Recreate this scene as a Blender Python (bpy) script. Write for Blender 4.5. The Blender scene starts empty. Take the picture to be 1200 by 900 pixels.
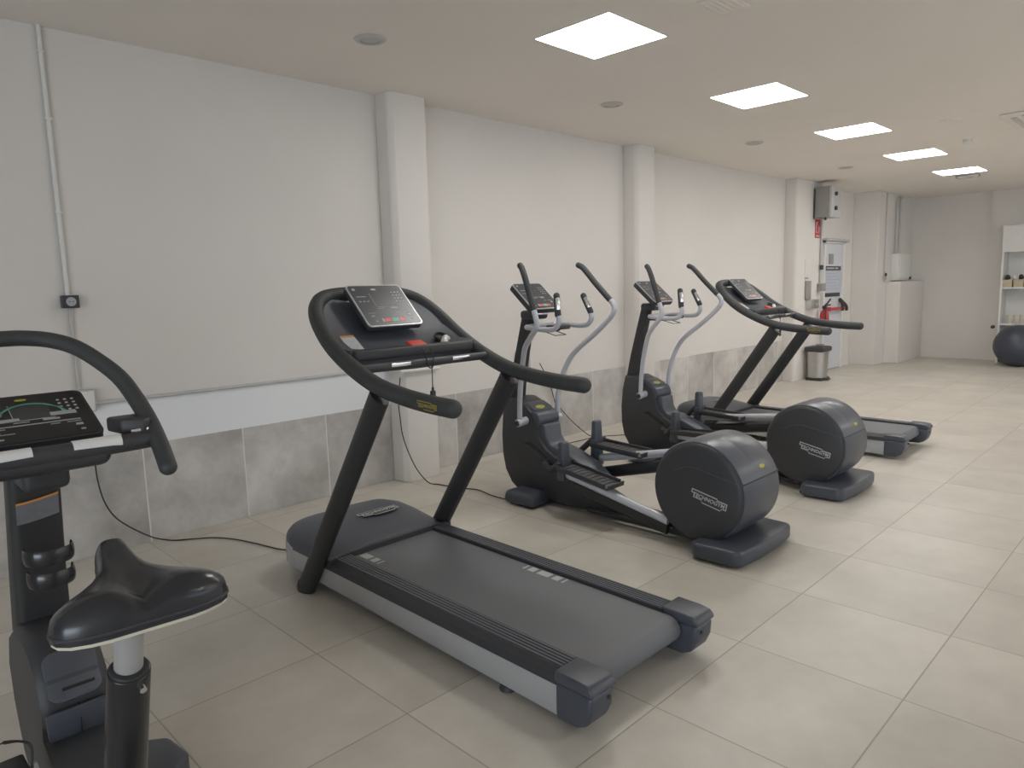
import bpy, bmesh, math, random
from mathutils import Vector, Matrix, Quaternion
random.seed(7)
SC = bpy.context.scene
COL = SC.collection
PI = math.pi
FONT_KEEP = []

# ------------------------------------------------------------------ camera
cam_d = bpy.data.cameras.new('camera'); cam = bpy.data.objects.new('camera', cam_d); COL.objects.link(cam)
cam_d.sensor_fit = 'HORIZONTAL'; cam_d.sensor_width = 36.0; cam_d.lens = 828.34 / 1200 * 36.0
cam_d.clip_start = 0.02; cam_d.clip_end = 100
yaw, pit, rol = math.radians(45.015), math.radians(-7.680), math.radians(-1.5756)
F_ = Vector((math.cos(yaw)*math.cos(pit), math.sin(yaw)*math.cos(pit), math.sin(pit)))
R_ = F_.cross(Vector((0, 0, 1))).normalized(); U_ = R_.cross(F_)
c_, s_ = math.cos(rol), math.sin(rol)
R2, U2 = R_*c_ + U_*s_, U_*c_ - R_*s_
M = Matrix((R2, U2, -F_)).transposed().to_4x4(); M.translation = Vector((0, 0, 1.5))
cam.matrix_world = M
SC.camera = cam

# ------------------------------------------------------------------ world, light, exposure
SC.view_settings.view_transform = 'Standard'; SC.view_settings.look = 'None'
SC.view_settings.gamma = 1.0; SC.view_settings.use_curve_mapping = False
SC.view_settings.exposure = 1.22
W = bpy.data.worlds.new('world'); SC.world = W; W.use_nodes = True
W.node_tree.nodes['Background'].inputs[0].default_value = (0.75, 0.86, 1.0, 1)
W.node_tree.nodes['Background'].inputs[1].default_value = 1.0
PANEL_STRENGTH = 9.0

def fill_light(loc, rot, sx, sy, power):
    d = bpy.data.lights.new('back_fill', 'AREA'); d.shape = 'RECTANGLE'; d.size = sx; d.size_y = sy
    d.energy = power; d.color = (0.80, 0.89, 1.0)
    o = bpy.data.objects.new('back_fill', d); COL.objects.link(o); o.location = loc; o.rotation_euler = rot
    return o
# sky light enters through the window band opposite the machines; the area lamp behind the camera is added fill
fill_light((-5.9, -2.2, 1.15), (math.radians(-76), 0, math.radians(90)), 5.0, 1.9, 72)

ZC, YW, ZT = 2.97, 4.62, 0.616

# ------------------------------------------------------------------ materials
def mat(name, col, rough=0.5, metal=0.0, noise=0.0, nscale=8.0, bump=0.0, bscale=200.0, spec=0.5, coat=0.0, emit=None, estr=0.0):
    m = bpy.data.materials.new(name); m.use_nodes = True
    nt = m.node_tree; b = nt.nodes['Principled BSDF']
    b.inputs['Base Color'].default_value = (*col, 1); b.inputs['Roughness'].default_value = rough
    b.inputs['Metallic'].default_value = metal; b.inputs['Specular IOR Level'].default_value = spec
    if coat: b.inputs['Coat Weight'].default_value = coat; b.inputs['Coat Roughness'].default_value = 0.15
    tc = nt.nodes.new('ShaderNodeTexCoord')
    n = nt.nodes.new('ShaderNodeTexNoise'); n.inputs['Scale'].default_value = nscale; n.inputs['Detail'].default_value = 6
    nt.links.new(tc.outputs['Object'], n.inputs['Vector'])
    mr = nt.nodes.new('ShaderNodeMapRange'); mr.inputs[1].default_value = 0.3; mr.inputs[2].default_value = 0.7
    mr.inputs[3].default_value = 1 - noise; mr.inputs[4].default_value = 1 + noise
    nt.links.new(n.outputs['Fac'], mr.inputs[0])
    mx = nt.nodes.new('ShaderNodeMix'); mx.data_type = 'RGBA'; mx.blend_type = 'MULTIPLY'; mx.inputs[0].default_value = 1
    mx.inputs[6].default_value = (*col, 1); nt.links.new(mr.outputs[0], mx.inputs[7])
    nt.links.new(mx.outputs[2], b.inputs['Base Color'])
    if bump:
        n2 = nt.nodes.new('ShaderNodeTexNoise'); n2.inputs['Scale'].default_value = bscale; n2.inputs['Detail'].default_value = 3
        nt.links.new(tc.outputs['Object'], n2.inputs['Vector'])
        bp = nt.nodes.new('ShaderNodeBump'); bp.inputs['Strength'].default_value = bump; bp.inputs['Distance'].default_value = 0.002
        nt.links.new(n2.outputs['Fac'], bp.inputs['Height']); nt.links.new(bp.outputs[0], b.inputs['Normal'])
    if emit:
        b.inputs['Emission Color'].default_value = (*emit, 1); b.inputs['Emission Strength'].default_value = estr
    return m

def tile_mat(name, size, off, c1, c2, grout, rough, axes='XY', gw=0.0035, mottle=3.0):
    """square tiles with their own tone, cloudy mottling and thin grout; off = a joint's position"""
    m = bpy.data.materials.new(name); m.use_nodes = True; nt = m.node_tree; N = nt.nodes; L = nt.links
    b = N['Principled BSDF']
    g = N.new('ShaderNodeNewGeometry'); sp = N.new('ShaderNodeSeparateXYZ'); L.new(g.outputs['Position'], sp.inputs[0])
    def math_(op, a, bb=None, v=None):
        n = N.new('ShaderNodeMath'); n.operation = op
        if hasattr(a, 'links'): L.new(a, n.inputs[0])
        else: n.inputs[0].default_value = a
        if bb is not None:
            if hasattr(bb, 'links'): L.new(bb, n.inputs[1])
            else: n.inputs[1].default_value = bb
        return n.outputs[0]
    ids, ds = [], []
    for k, ax in enumerate(axes):
        u = math_('DIVIDE', math_('SUBTRACT', sp.outputs[ax], off[k]), size[k])
        fl = math_('FLOOR', u); ids.append(fl)
        fr = math_('SUBTRACT', u, fl)
        d = math_('MULTIPLY', math_('MINIMUM', fr, math_('SUBTRACT', 1.0, fr)), size[k]); ds.append(d)
    d = ds[0] if len(ds) == 1 else math_('MINIMUM', ds[0], ds[1])
    gm = N.new('ShaderNodeMapRange'); gm.inputs[1].default_value = gw*0.5; gm.inputs[2].default_value = gw
    L.new(d, gm.inputs[0])
    cb = N.new('ShaderNodeCombineXYZ'); L.new(ids[0], cb.inputs[0])
    if len(ids) > 1: L.new(ids[1], cb.inputs[1])
    wn = N.new('ShaderNodeTexWhiteNoise'); L.new(cb.outputs[0], wn.inputs['Vector'])
    # shift the mottling per tile
    vs = N.new('ShaderNodeVectorMath'); vs.operation = 'SCALE'; L.new(wn.outputs['Color'], vs.inputs[0]); vs.inputs['Scale'].default_value = 7
    va = N.new('ShaderNodeVectorMath'); L.new(g.outputs['Position'], va.inputs[0]); L.new(vs.outputs[0], va.inputs[1])
    n1 = N.new('ShaderNodeTexNoise'); n1.inputs['Scale'].default_value = mottle; n1.inputs['Detail'].default_value = 8; n1.inputs['Roughness'].default_value = 0.62
    L.new(va.outputs[0], n1.inputs['Vector'])
    mr = N.new('ShaderNodeMapRange'); mr.inputs[1].default_value = 0.32; mr.inputs[2].default_value = 0.68; L.new(n1.outputs['Fac'], mr.inputs[0])
    a1 = math_('ADD', math_('MULTIPLY', mr.outputs[0], 0.72), math_('MULTIPLY', wn.outputs['Value'], 0.28))
    mx = N.new('ShaderNodeMix'); mx.data_type = 'RGBA'; mx.inputs[6].default_value = (*c1, 1); mx.inputs[7].default_value = (*c2, 1)
    L.new(a1, mx.inputs[0])
    mg = N.new('ShaderNodeMix'); mg.data_type = 'RGBA'; mg.inputs[6].default_value = (*grout, 1)
    L.new(gm.outputs[0], mg.inputs[0]); L.new(mx.outputs[2], mg.inputs[7]); L.new(mg.outputs[2], b.inputs['Base Color'])
    rr = N.new('ShaderNodeMapRange'); rr.inputs[3].default_value = rough-0.06; rr.inputs[4].default_value = rough+0.06
    L.new(n1.outputs['Fac'], rr.inputs[0]); L.new(rr.outputs[0], b.inputs['Roughness'])
    bp = N.new('ShaderNodeBump'); bp.inputs['Strength'].default_value = 0.35; bp.inputs['Distance'].default_value = 0.002
    L.new(gm.outputs[0], bp.inputs['Height']); L.new(bp.outputs[0], b.inputs['Normal'])
    b.inputs['Specular IOR Level'].default_value = 0.4
    return m

MT = {
 'wall': mat('painted_wall', (0.70, 0.665, 0.625), 0.75, noise=0.03, nscale=1.0, bump=0.12, bscale=60),
 'band': mat('gloss_paint_band', (0.80, 0.805, 0.81), 0.5, noise=0.01, nscale=2),
 'ceiling': mat('ceiling_paint', (0.85, 0.795, 0.735), 0.85, noise=0.02, nscale=1.0),
 'white': mat('white_plastic', (0.72, 0.71, 0.68), 0.45, noise=0.02),
 'conduit': mat('conduit_plastic', (0.50, 0.49, 0.47), 0.5, noise=0.02),
 'shell': mat('light_graphite_shell', (0.095, 0.103, 0.122), 0.33, noise=0.05, nscale=4),
 'rim': mat('satin_rim', (0.50, 0.50, 0.51), 0.35, 0.3, noise=0.02),
 'sensor': mat('sensor_plate', (0.80, 0.80, 0.79), 0.3, 0.2, noise=0.01),
 'tread': mat('tread_rubber', (0.07, 0.07, 0.072), 0.6, noise=0.05),
 'black': mat('black_moulding', (0.040, 0.041, 0.045), 0.48, noise=0.08, nscale=5, bump=0.25, bscale=600),
 'graphite': mat('graphite_moulding', (0.062, 0.069, 0.086), 0.38, noise=0.06, nscale=4, bump=0.2, bscale=500),
 'gloss': mat('gloss_black', (0.022, 0.022, 0.024), 0.2, noise=0.03),
 'rubber': mat('rubber_foam', (0.044, 0.046, 0.048), 0.60, noise=0.1, nscale=20, bump=0.3, bscale=400),
 'post': mat('satin_black_steel', (0.030, 0.030, 0.031), 0.50, noise=0.05),
 'face': mat('console_film', (0.040, 0.042, 0.048), 0.35, noise=0.03),
 'face_dark': mat('console_film_dark', (0.012, 0.012, 0.013), 0.35, noise=0.03),
 'screen': mat('dark_screen', (0.045, 0.048, 0.050), 0.35, noise=0.03),
 'silver': mat('silver_paint', (0.42, 0.42, 0.42), 0.40, 0.2, noise=0.03),
 'arm': mat('silver_tube_paint', (0.54, 0.55, 0.59), 0.38, 0.15, noise=0.03),
 'chrome': mat('chrome', (0.75, 0.75, 0.75), 0.18, 1.0, noise=0.02),
 'steel': mat('brushed_steel', (0.55, 0.54, 0.52), 0.32, 0.9, noise=0.05, nscale=30),
 'belt': mat('belt_rubber', (0.150, 0.155, 0.168), 0.55, noise=0.10, nscale=2.0, bump=0.4, bscale=700),
 'print': mat('grey_print', (0.50, 0.50, 0.49), 0.5),
 'pale': mat('pale_print', (0.40, 0.41, 0.42), 0.5),
 'yellow': mat('yellow_print', (0.42, 0.42, 0.06), 0.45),
 'gold': mat('gold_print', (0.36, 0.28, 0.05), 0.45),
 'red': mat('red_plastic', (0.70, 0.08, 0.05), 0.4),
 'redprint': mat('red_sign', (0.50, 0.04, 0.05), 0.45),
 'green': mat('green_print', (0.15, 0.45, 0.32), 0.45),
 'orange': mat('orange_print', (0.60, 0.25, 0.05), 0.5),
 'sticker': mat('sticker_paper', (0.45, 0.46, 0.48), 0.5, noise=0.06, nscale=60),
 'sticker_dim': mat('sticker_grey', (0.16, 0.16, 0.17), 0.5, noise=0.08, nscale=60),
 'cord': mat('cord_rubber', (0.015, 0.015, 0.015), 0.5),
 'vinyl': mat('saddle_vinyl', (0.026, 0.028, 0.034), 0.24, noise=0.05, bump=0.08, bscale=350),
 'cream': mat('cream_foam', (0.66, 0.63, 0.50), 0.6),
 'ball': mat('ball_vinyl', (0.055, 0.062, 0.085), 0.38, noise=0.03),
 'door': mat('door_paint', (0.62, 0.63, 0.66), 0.5, noise=0.01),
 'poster': mat('poster_paper', (0.50, 0.54, 0.62), 0.4, noise=0.03),
 'greybox': mat('grey_box_paint', (0.30, 0.29, 0.27), 0.5, noise=0.03),
 'cardboard': mat('beige_box', (0.55, 0.47, 0.33), 0.7, noise=0.05),
 'lamp': mat('panel_diffuser', (0.9, 0.9, 0.9), 0.5, emit=(1.0, 0.975, 0.94), estr=PANEL_STRENGTH),
 'disc': mat('recessed_ring', (0.55, 0.52, 0.49), 0.4, noise=0.03),
}
FLOOR_M = tile_mat('floor_tiles', (0.6304, 0.6284), (0.7459, 2.5826), (0.49, 0.455, 0.395), (0.66, 0.62, 0.55), (0.36, 0.33, 0.28), 0.36, mottle=2.2)
WT1 = tile_mat('wall_tiles', (0.6304,), (1.394,), (0.31, 0.29, 0.265), (0.68, 0.655, 0.62), (0.72, 0.70, 0.66), 0.42, axes='X', gw=0.005, mottle=2.6)

# ------------------------------------------------------------------ builders
def obj(name, bm, m, parent=None, loc=None, sharp=33, kind=None, label=None):
    bmesh.ops.remove_doubles(bm, verts=bm.verts, dist=1e-6)
    bmesh.ops.recalc_face_normals(bm, faces=bm.faces)
    ca = math.radians(sharp)
    for f in bm.faces: f.smooth = True
    for e in bm.edges:
        if len(e.link_faces) == 2 and e.calc_face_angle(0) > ca: e.smooth = False
    me = bpy.data.meshes.new(name); bm.to_mesh(me); bm.free()
    me.materials.append(MT[m] if isinstance(m, str) else m)
    o = bpy.data.objects.new(name, me); COL.objects.link(o)
    if parent is not None: o.parent = parent
    if loc is not None: o.location = loc
    if kind: o['kind'] = kind
    if label: o['label'] = label
    return o
def thing(name, label, cat, loc, group=None, rz=0):
    o = bpy.data.objects.new(name, None); COL.objects.link(o); o.location = loc; o.rotation_euler = (0, 0, rz)
    o.empty_display_size = 0.1
    o['label'] = label; o['category'] = cat
    if group: o['group'] = group
    return o
def tag(o, label, cat, group=None):
    o['label'] = label; o['category'] = cat
    if group: o['group'] = group
    return o
def struct(name, bm, m, parent=None):
    o = obj(name, bm, m, parent)
    if parent is None: o['kind'] = 'structure'
    return o
def new(): return bmesh.new()
def merge(dst, src, mtx=None):
    if mtx is not None: bmesh.ops.transform(src, matrix=mtx, verts=src.verts)
    vm = {v: dst.verts.new(v.co) for v in src.verts}
    for f in src.faces:
        try: dst.faces.new([vm[v] for v in f.verts])
        except ValueError: pass
    src.free()
def bevel(bm, w, seg=2, ang=30):
    a = math.radians(ang)
    es = [e for e in bm.edges if len(e.link_faces) == 2 and e.calc_face_angle(0) > a]
    if es and w > 0: bmesh.ops.bevel(bm, geom=es, offset=w, segments=seg, profile=0.5, affect='EDGES', clamp_overlap=True)
def box(bm, lo, hi, bv=0.0, seg=2, mtx=None, taper=None):
    b = bmesh.new()
    x0, y0, z0 = lo; x1, y1, z1 = hi
    v = [b.verts.new(p) for p in [(x0,y0,z0),(x1,y0,z0),(x1,y1,z0),(x0,y1,z0),(x0,y0,z1),(x1,y0,z1),(x1,y1,z1),(x0,y1,z1)]]
    if taper:
        cx, cy = (x0+x1)/2, (y0+y1)/2
        for q in v[4:]: q.co.x = cx+(q.co.x-cx)*taper[0]; q.co.y = cy+(q.co.y-cy)*taper[1]
    for f in [(0,3,2,1),(4,5,6,7),(0,1,5,4),(1,2,6,5),(2,3,7,6),(3,0,4,7)]: b.faces.new([v[i] for i in f])
    if bv:
        bmesh.ops.recalc_face_normals(b, faces=b.faces); bevel(b, bv, seg)
    merge(bm, b, mtx)
    return bm
def bx(lo, hi, bv=0.0, seg=2, mtx=None, taper=None): return box(new(), lo, hi, bv, seg, mtx, taper)
def prism(bm, poly, a0, a1, axis='x', bv=0.0, seg=2, ang=30, mtx=None):
    """poly in the plane normal to axis: x->(y,z)  y->(x,z)  z->(x,y)"""
    b = bmesh.new()
    def P(p, a): return {'x': (a, p[0], p[1]), 'y': (p[0], a, p[1]), 'z': (p[0], p[1], a)}[axis]
    v0 = [b.verts.new(P(p, a0)) for p in poly]; v1 = [b.verts.new(P(p, a1)) for p in poly]
    n = len(poly)
    b.faces.new(v0); b.faces.new(list(reversed(v1)))
    for i in range(n): b.faces.new([v0[i], v0[(i+1) % n], v1[(i+1) % n], v1[i]])
    bmesh.ops.recalc_face_normals(b, faces=b.faces)
    bevel(b, bv, seg, ang); merge(bm, b, mtx)
    return bm
def crom(pts, n=6):
    P = [Vector(p) for p in pts]
    if len(P) < 3: return P
    Q = [P[0]*2-P[1]] + P + [P[-1]*2-P[-2]]; out = []
    for i in range(1, len(Q)-2):
        p0, p1, p2, p3 = Q[i-1:i+3]
        for k in range(n):
            t = k/n
            out.append(0.5*((2*p1)+(p2-p0)*t+(2*p0-5*p1+4*p2-p3)*t*t+(3*p1-p0-3*p2+p3)*t**3))
    out.append(P[-1]); return out
def tube(bm, pts, rad, seg=14, smooth=6, oval=None, round_end=False, side=None):
    """rad: number or per-control-point list; oval=(a,b) scales along side / normal"""
    C = crom(pts, smooth) if smooth else [Vector(p) for p in pts]
    n = len(C)
    if isinstance(rad, (int, float)): R = [rad]*n
    else:
        R = []
        for i in range(n):
            t = i/(n-1)*(len(rad)-1); k = min(int(t), len(rad)-2); R.append(rad[k]+(rad[k+1]-rad[k])*(t-k))
    T = [(C[min(i+1, n-1)]-C[max(i-1, 0)]).normalized() for i in range(n)]
    if side is None:
        s = T[0].orthogonal().normalized()
    else: s = Vector(side)
    oa, ob = oval or (1, 1)
    if round_end:
        r0, r1 = R[0], R[-1]; pre, post = [], []
        for k in range(1, 5):
            a = k/5*PI/2
            post.append((C[-1]+T[-1]*r1*0.9*math.sin(a), r1*math.cos(a)))
            pre.append((C[0]-T[0]*r0*0.9*math.sin(a), r0*math.cos(a)))
        pre.reverse()
        C = [p for p, _ in pre]+C+[p for p, _ in post]; R = [q for _, q in pre]+R+[q for _, q in post]
        T = [T[0]]*4+T+[T[-1]]*4; n = len(C)
    rings = []; prev = s
    for i in range(n):
        base = Vector(side) if side is not None else prev
        sv = (base-T[i]*base.dot(T[i])).normalized(); nv = T[i].cross(sv); prev = sv
        rings.append([bm.verts.new(C[i]+sv*math.cos(2*PI*k/seg)*R[i]*oa+nv*math.sin(2*PI*k/seg)*R[i]*ob) for k in range(seg)])
    for i in range(n-1):
        for k in range(seg):
            bm.faces.new([rings[i][k], rings[i][(k+1) % seg], rings[i+1][(k+1) % seg], rings[i+1][k]])
    bm.faces.new(rings[0]); bm.faces.new(list(reversed(rings[-1])))
    return bm
def tb(*a, **k): return tube(new(), *a, **k)
def cyl(bm, p0, p1, r0, r1=None, seg=24, bv=0.0):
    r1 = r0 if r1 is None else r1
    b = bmesh.new(); p0, p1 = Vector(p0), Vector(p1); t = (p1-p0).normalized(); s = t.orthogonal().normalized(); nn = t.cross(s)
    A = [b.verts.new(p0+(s*math.cos(2*PI*k/seg)+nn*math.sin(2*PI*k/seg))*r0) for k in range(seg)]
    B = [b.verts.new(p1+(s*math.cos(2*PI*k/seg)+nn*math.sin(2*PI*k/seg))*r1) for k in range(seg)]
    for k in range(seg): b.faces.new([A[k], A[(k+1) % seg], B[(k+1) % seg], B[k]])
    b.faces.new(A); b.faces.new(list(reversed(B)))
    bmesh.ops.recalc_face_normals(b, faces=b.faces)
    bevel(b, bv, 3, 50); merge(bm, b); return bm
def cy(*a, **k): return cyl(new(), *a, **k)
def lathe(bm, prof, c=(0, 0, 0), seg=32, axis='z'):
    c = Vector(c); rings = []
    for r, h in prof:
        ring = []
        for k in range(seg):
            a = 2*PI*k/seg
            p = {'z': (r*math.cos(a), r*math.sin(a), h), 'x': (h, r*math.cos(a), r*math.sin(a))}[axis]
            ring.append(bm.verts.new(c+Vector(p)))
        rings.append(ring)
    for i in range(len(rings)-1):
        for k in range(seg): bm.faces.new([rings[i][k], rings[i][(k+1) % seg], rings[i+1][(k+1) % seg], rings[i+1][k]])
    bm.faces.new(rings[0]); bm.faces.new(list(reversed(rings[-1])))
    return bm
def loft(bm, rings, cap=True):
    V = [[bm.verts.new(p) for p in r] for r in rings]; n = len(V[0])
    for i in range(len(V)-1):
        for k in range(n): bm.faces.new([V[i][k], V[i][(k+1) % n], V[i+1][(k+1) % n], V[i+1][k]])
    if cap: bm.faces.new(V[0]); bm.faces.new(list(reversed(V[-1])))
    return bm
def rrect(w, h, r, n=4, cx=0, cy=0):
    out = []
    for sx, sy, a0 in ((1, 1, 0), (-1, 1, 90), (-1, -1, 180), (1, -1, 270)):
        for k in range(n+1):
            a = math.radians(a0+90*k/n); out.append((cx+sx*(w/2-r)+r*math.cos(a), cy+sy*(h/2-r)+r*math.sin(a)))
    return out
def frame_mtx(o, x, y):
    """matrix with local X->x, local Y->y, local Z->normal at o"""
    x = Vector(x).normalized(); y = Vector(y); z = x.cross(y).normalized(); y = z.cross(x)
    m = Matrix((x, y, z)).transposed().to_4x4(); m.translation = Vector(o); return m
def text_bm(s, size, mtx, depth=0.0008, shear=0.0, sx=1.0):
    cu = bpy.data.curves.new('lettering', 'FONT'); cu.body = s; cu.size = size; cu.extrude = depth/2
    cu.align_x = 'CENTER'; cu.align_y = 'CENTER'; cu.shear = shear; cu.resolution_u = 3
    cu.offset = size*0.02
    o = bpy.data.objects.new('lettering', cu); COL.objects.link(o)
    bpy.context.view_layer.update()
    dg = bpy.context.evaluated_depsgraph_get(); me = bpy.data.meshes.new_from_object(o.evaluated_get(dg))
    bm = bmesh.new(); bm.from_mesh(me)
    bpy.data.objects.remove(o); bpy.data.curves.remove(cu); bpy.data.meshes.remove(me)
    bmesh.ops.transform(bm, matrix=mtx @ Matrix.Scale(sx, 4, (1, 0, 0)), verts=bm.verts)
    return bm
def logo(parent, mtx, w, light='print', dark='black', name='logo_plate'):
    """maker's name in an outlined, stepped plate, as on the machines"""
    h = w*0.22
    def outl(g):
        return [(-w/2-g, h*0.52+g), (w*0.22+g*0.3, h*0.52+g), (w*0.22+g*0.3, h*0.36+g), (w/2+g, h*0.36+g), (w/2+g, -h*0.34-g), (w*0.40, -h*0.34-g),
                (w*0.36, -h*0.64-g), (-w*0.16, -h*0.64-g), (-w*0.20, -h*0.34-g), (-w*0.42-g, -h*0.34-g), (-w*0.42-g, h*0.16-g), (-w/2-g, h*0.16-g)]
    a = new(); prism(a, outl(w*0.016), 0.0, 0.0012, 'z', mtx=mtx); pl = obj(name, a, light, parent)
    b = new(); prism(b, outl(-w*0.012), 0.0012, 0.002, 'z', mtx=mtx); obj('logo_ground', b, dark, pl)
    t = text_bm('TECHNOGYM', w*0.146, mtx @ Matrix.Translation((0, -h*0.02, 0.0026)), 0.0012, 0.15, 1.0)
    obj('logo_lettering', t, light, pl)
    return pl

# ================================================================== ROOM
def make_room():
    X0, X1, Y0 = -6.0, 15.0, -5.0
    struct('floor', bx((X0-0.2, Y0-0.2, -0.1), (X1+0.2, YW+0.2, 0)), FLOOR_M)
    struct('ceiling', bx((X0-0.2, Y0-0.2, ZC), (X1+0.2, YW+0.2, ZC+0.15)), 'ceiling')
    struct('wall_left', bx((X0-0.2, YW, 0), (X1+0.2, YW+0.2, ZC)), 'wall')
    struct('wall_far', bx((X1, Y0, 0), (X1+0.2, YW, ZC)), 'wall')
    # wall with a long window band, opposite the machines
    b = new(); box(b, (X0, Y0-0.2, 0), (X1, Y0, 1.0)); box(b, (X0, Y0-0.2, 2.5), (X1, Y0, ZC))
    box(b, (X0, Y0-0.2, 1.0), (3.0, Y0, 2.5)); box(b, (14.5, Y0-0.2, 1.0), (X1, Y0, 2.5))
    struct('wall_right', b, 'wall')
    b = new(); box(b, (X0-0.2, Y0, 0), (X0, YW, 0.15)); box(b, (X0-0.2, Y0, 2.15), (X0, YW, ZC))
    box(b, (X0-0.2, Y0, 0.15), (X0, -4.7, 2.15)); box(b, (X0-0.2, 0.3, 0.15), (X0, YW, 2.15))
    struct('wall_back', b, 'wall')
    fr = new()
    for x in (3.03, 4.9, 6.8, 8.75, 10.7, 12.6, 14.47): box(fr, (x-0.03, Y0-0.12, 1.0), (x+0.03, Y0-0.06, 2.5))
    for z in (1.03, 2.47): box(fr, (3.0, Y0-0.12, z-0.03), (14.5, Y0-0.06, z+0.03))
    w = struct('window_1', fr, 'white')
    fr = new()
    for y in (-4.67, -3.4, -2.2, -1.0, 0.27): box(fr, (X0-0.12, y-0.03, 0.15), (X0-0.06, y+0.03, 2.15))
    for z in (0.18, 2.12): box(fr, (X0-0.12, -4.7, z-0.03), (X0-0.06, 0.3, z+0.03))
    struct('added_window_2', fr, 'white')  # unseen glazing added at the back, shaped to suit the fill lamp
    # pillars along the left wall (chamfered room-side edge)
    for i, (a, b_, yf, k) in enumerate(((3.24, 3.575, 4.44, 1), (6.385, 6.71, 4.44, 2), (10.39, 11.28, 4.44, 3))):
        p = new(); c = 0.045 if i < 2 else 0.03
        prism(p, [(a, YW), (a, yf+c), (a+c*0.8, yf), (b_, yf), (b_, YW)], 0, ZC, 'z', bv=0.004, seg=1)
        struct('pillar', p, 'wall')
    # tiled dado between the pillars
    for k, (a, b_) in enumerate(((X0, 3.24), (3.575, 6.385), (6.71, 10.39))):
        struct('trim_%d' % (k+1), bx((a, YW-0.012, 0), (b_, YW, ZT), 0.002, 1), WT1)
    # white gloss band above the tiles of the first bay
    struct('trim_4', bx((X0, YW-0.006, ZT), (3.24, YW, 0.895)), 'band')
    # far corner: projecting pier and low boxed wall
    struct('pillar', bx((13.12, 4.2, 0), (15.0, YW, ZC), 0.006, 1), 'wall')
    struct('trim_5', bx((13.62, 3.97, 0), (14.98, 4.2, 1.44), 0.008, 1), 'wall')
    struct('trim_6', bx((14.965, 1.0, 0), (15.0, 2.95, ZC)), 'wall')
    # door in the left wall behind the third pillar
    d = struct('door_1', bx((11.84, YW-0.03, 0.01), (12.58, YW, 2.09), 0.004, 1), 'door')
    f = new(); box(f, (11.78, YW-0.05, 0), (11.84, YW, 2.15), 0.004, 1); box(f, (12.58, YW-0.05, 0), (12.66, YW, 2.15), 0.004, 1); box(f, (11.78, YW-0.05, 2.09), (12.66, YW, 2.15), 0.004, 1)
    obj('door_frame', f, 'white', d)
    obj('lintel', bx((11.74, YW-0.09, 2.13), (12.74, YW-0.0, 2.17), 0.004, 1), 'conduit', d)
    b = new(); box(b, (11.95, YW-0.10, 1.0), (12.62, YW-0.075, 1.045), 0.008)
    obj('panic_bar', b, 'redprint', d, label='red push bar')
    b = new()
    tube(b, [(12.50, YW-0.03, 1.17), (12.48, YW-0.10, 1.10), (12.48, YW-0.10, 0.98)], 0.028, 8); tube(b, [(12.50, YW-0.05, 1.17), (12.66, YW-0.09, 1.06), (12.70, YW-0.09, 0.98)], 0.026, 8)
    obj('bar_bracket', b, 'black', d)
    obj('bar_bracket', bx((11.93, YW-0.11, 0.99), (11.99, YW-0.03, 1.055), 0.01), 'redprint', d)
make_room()

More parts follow.
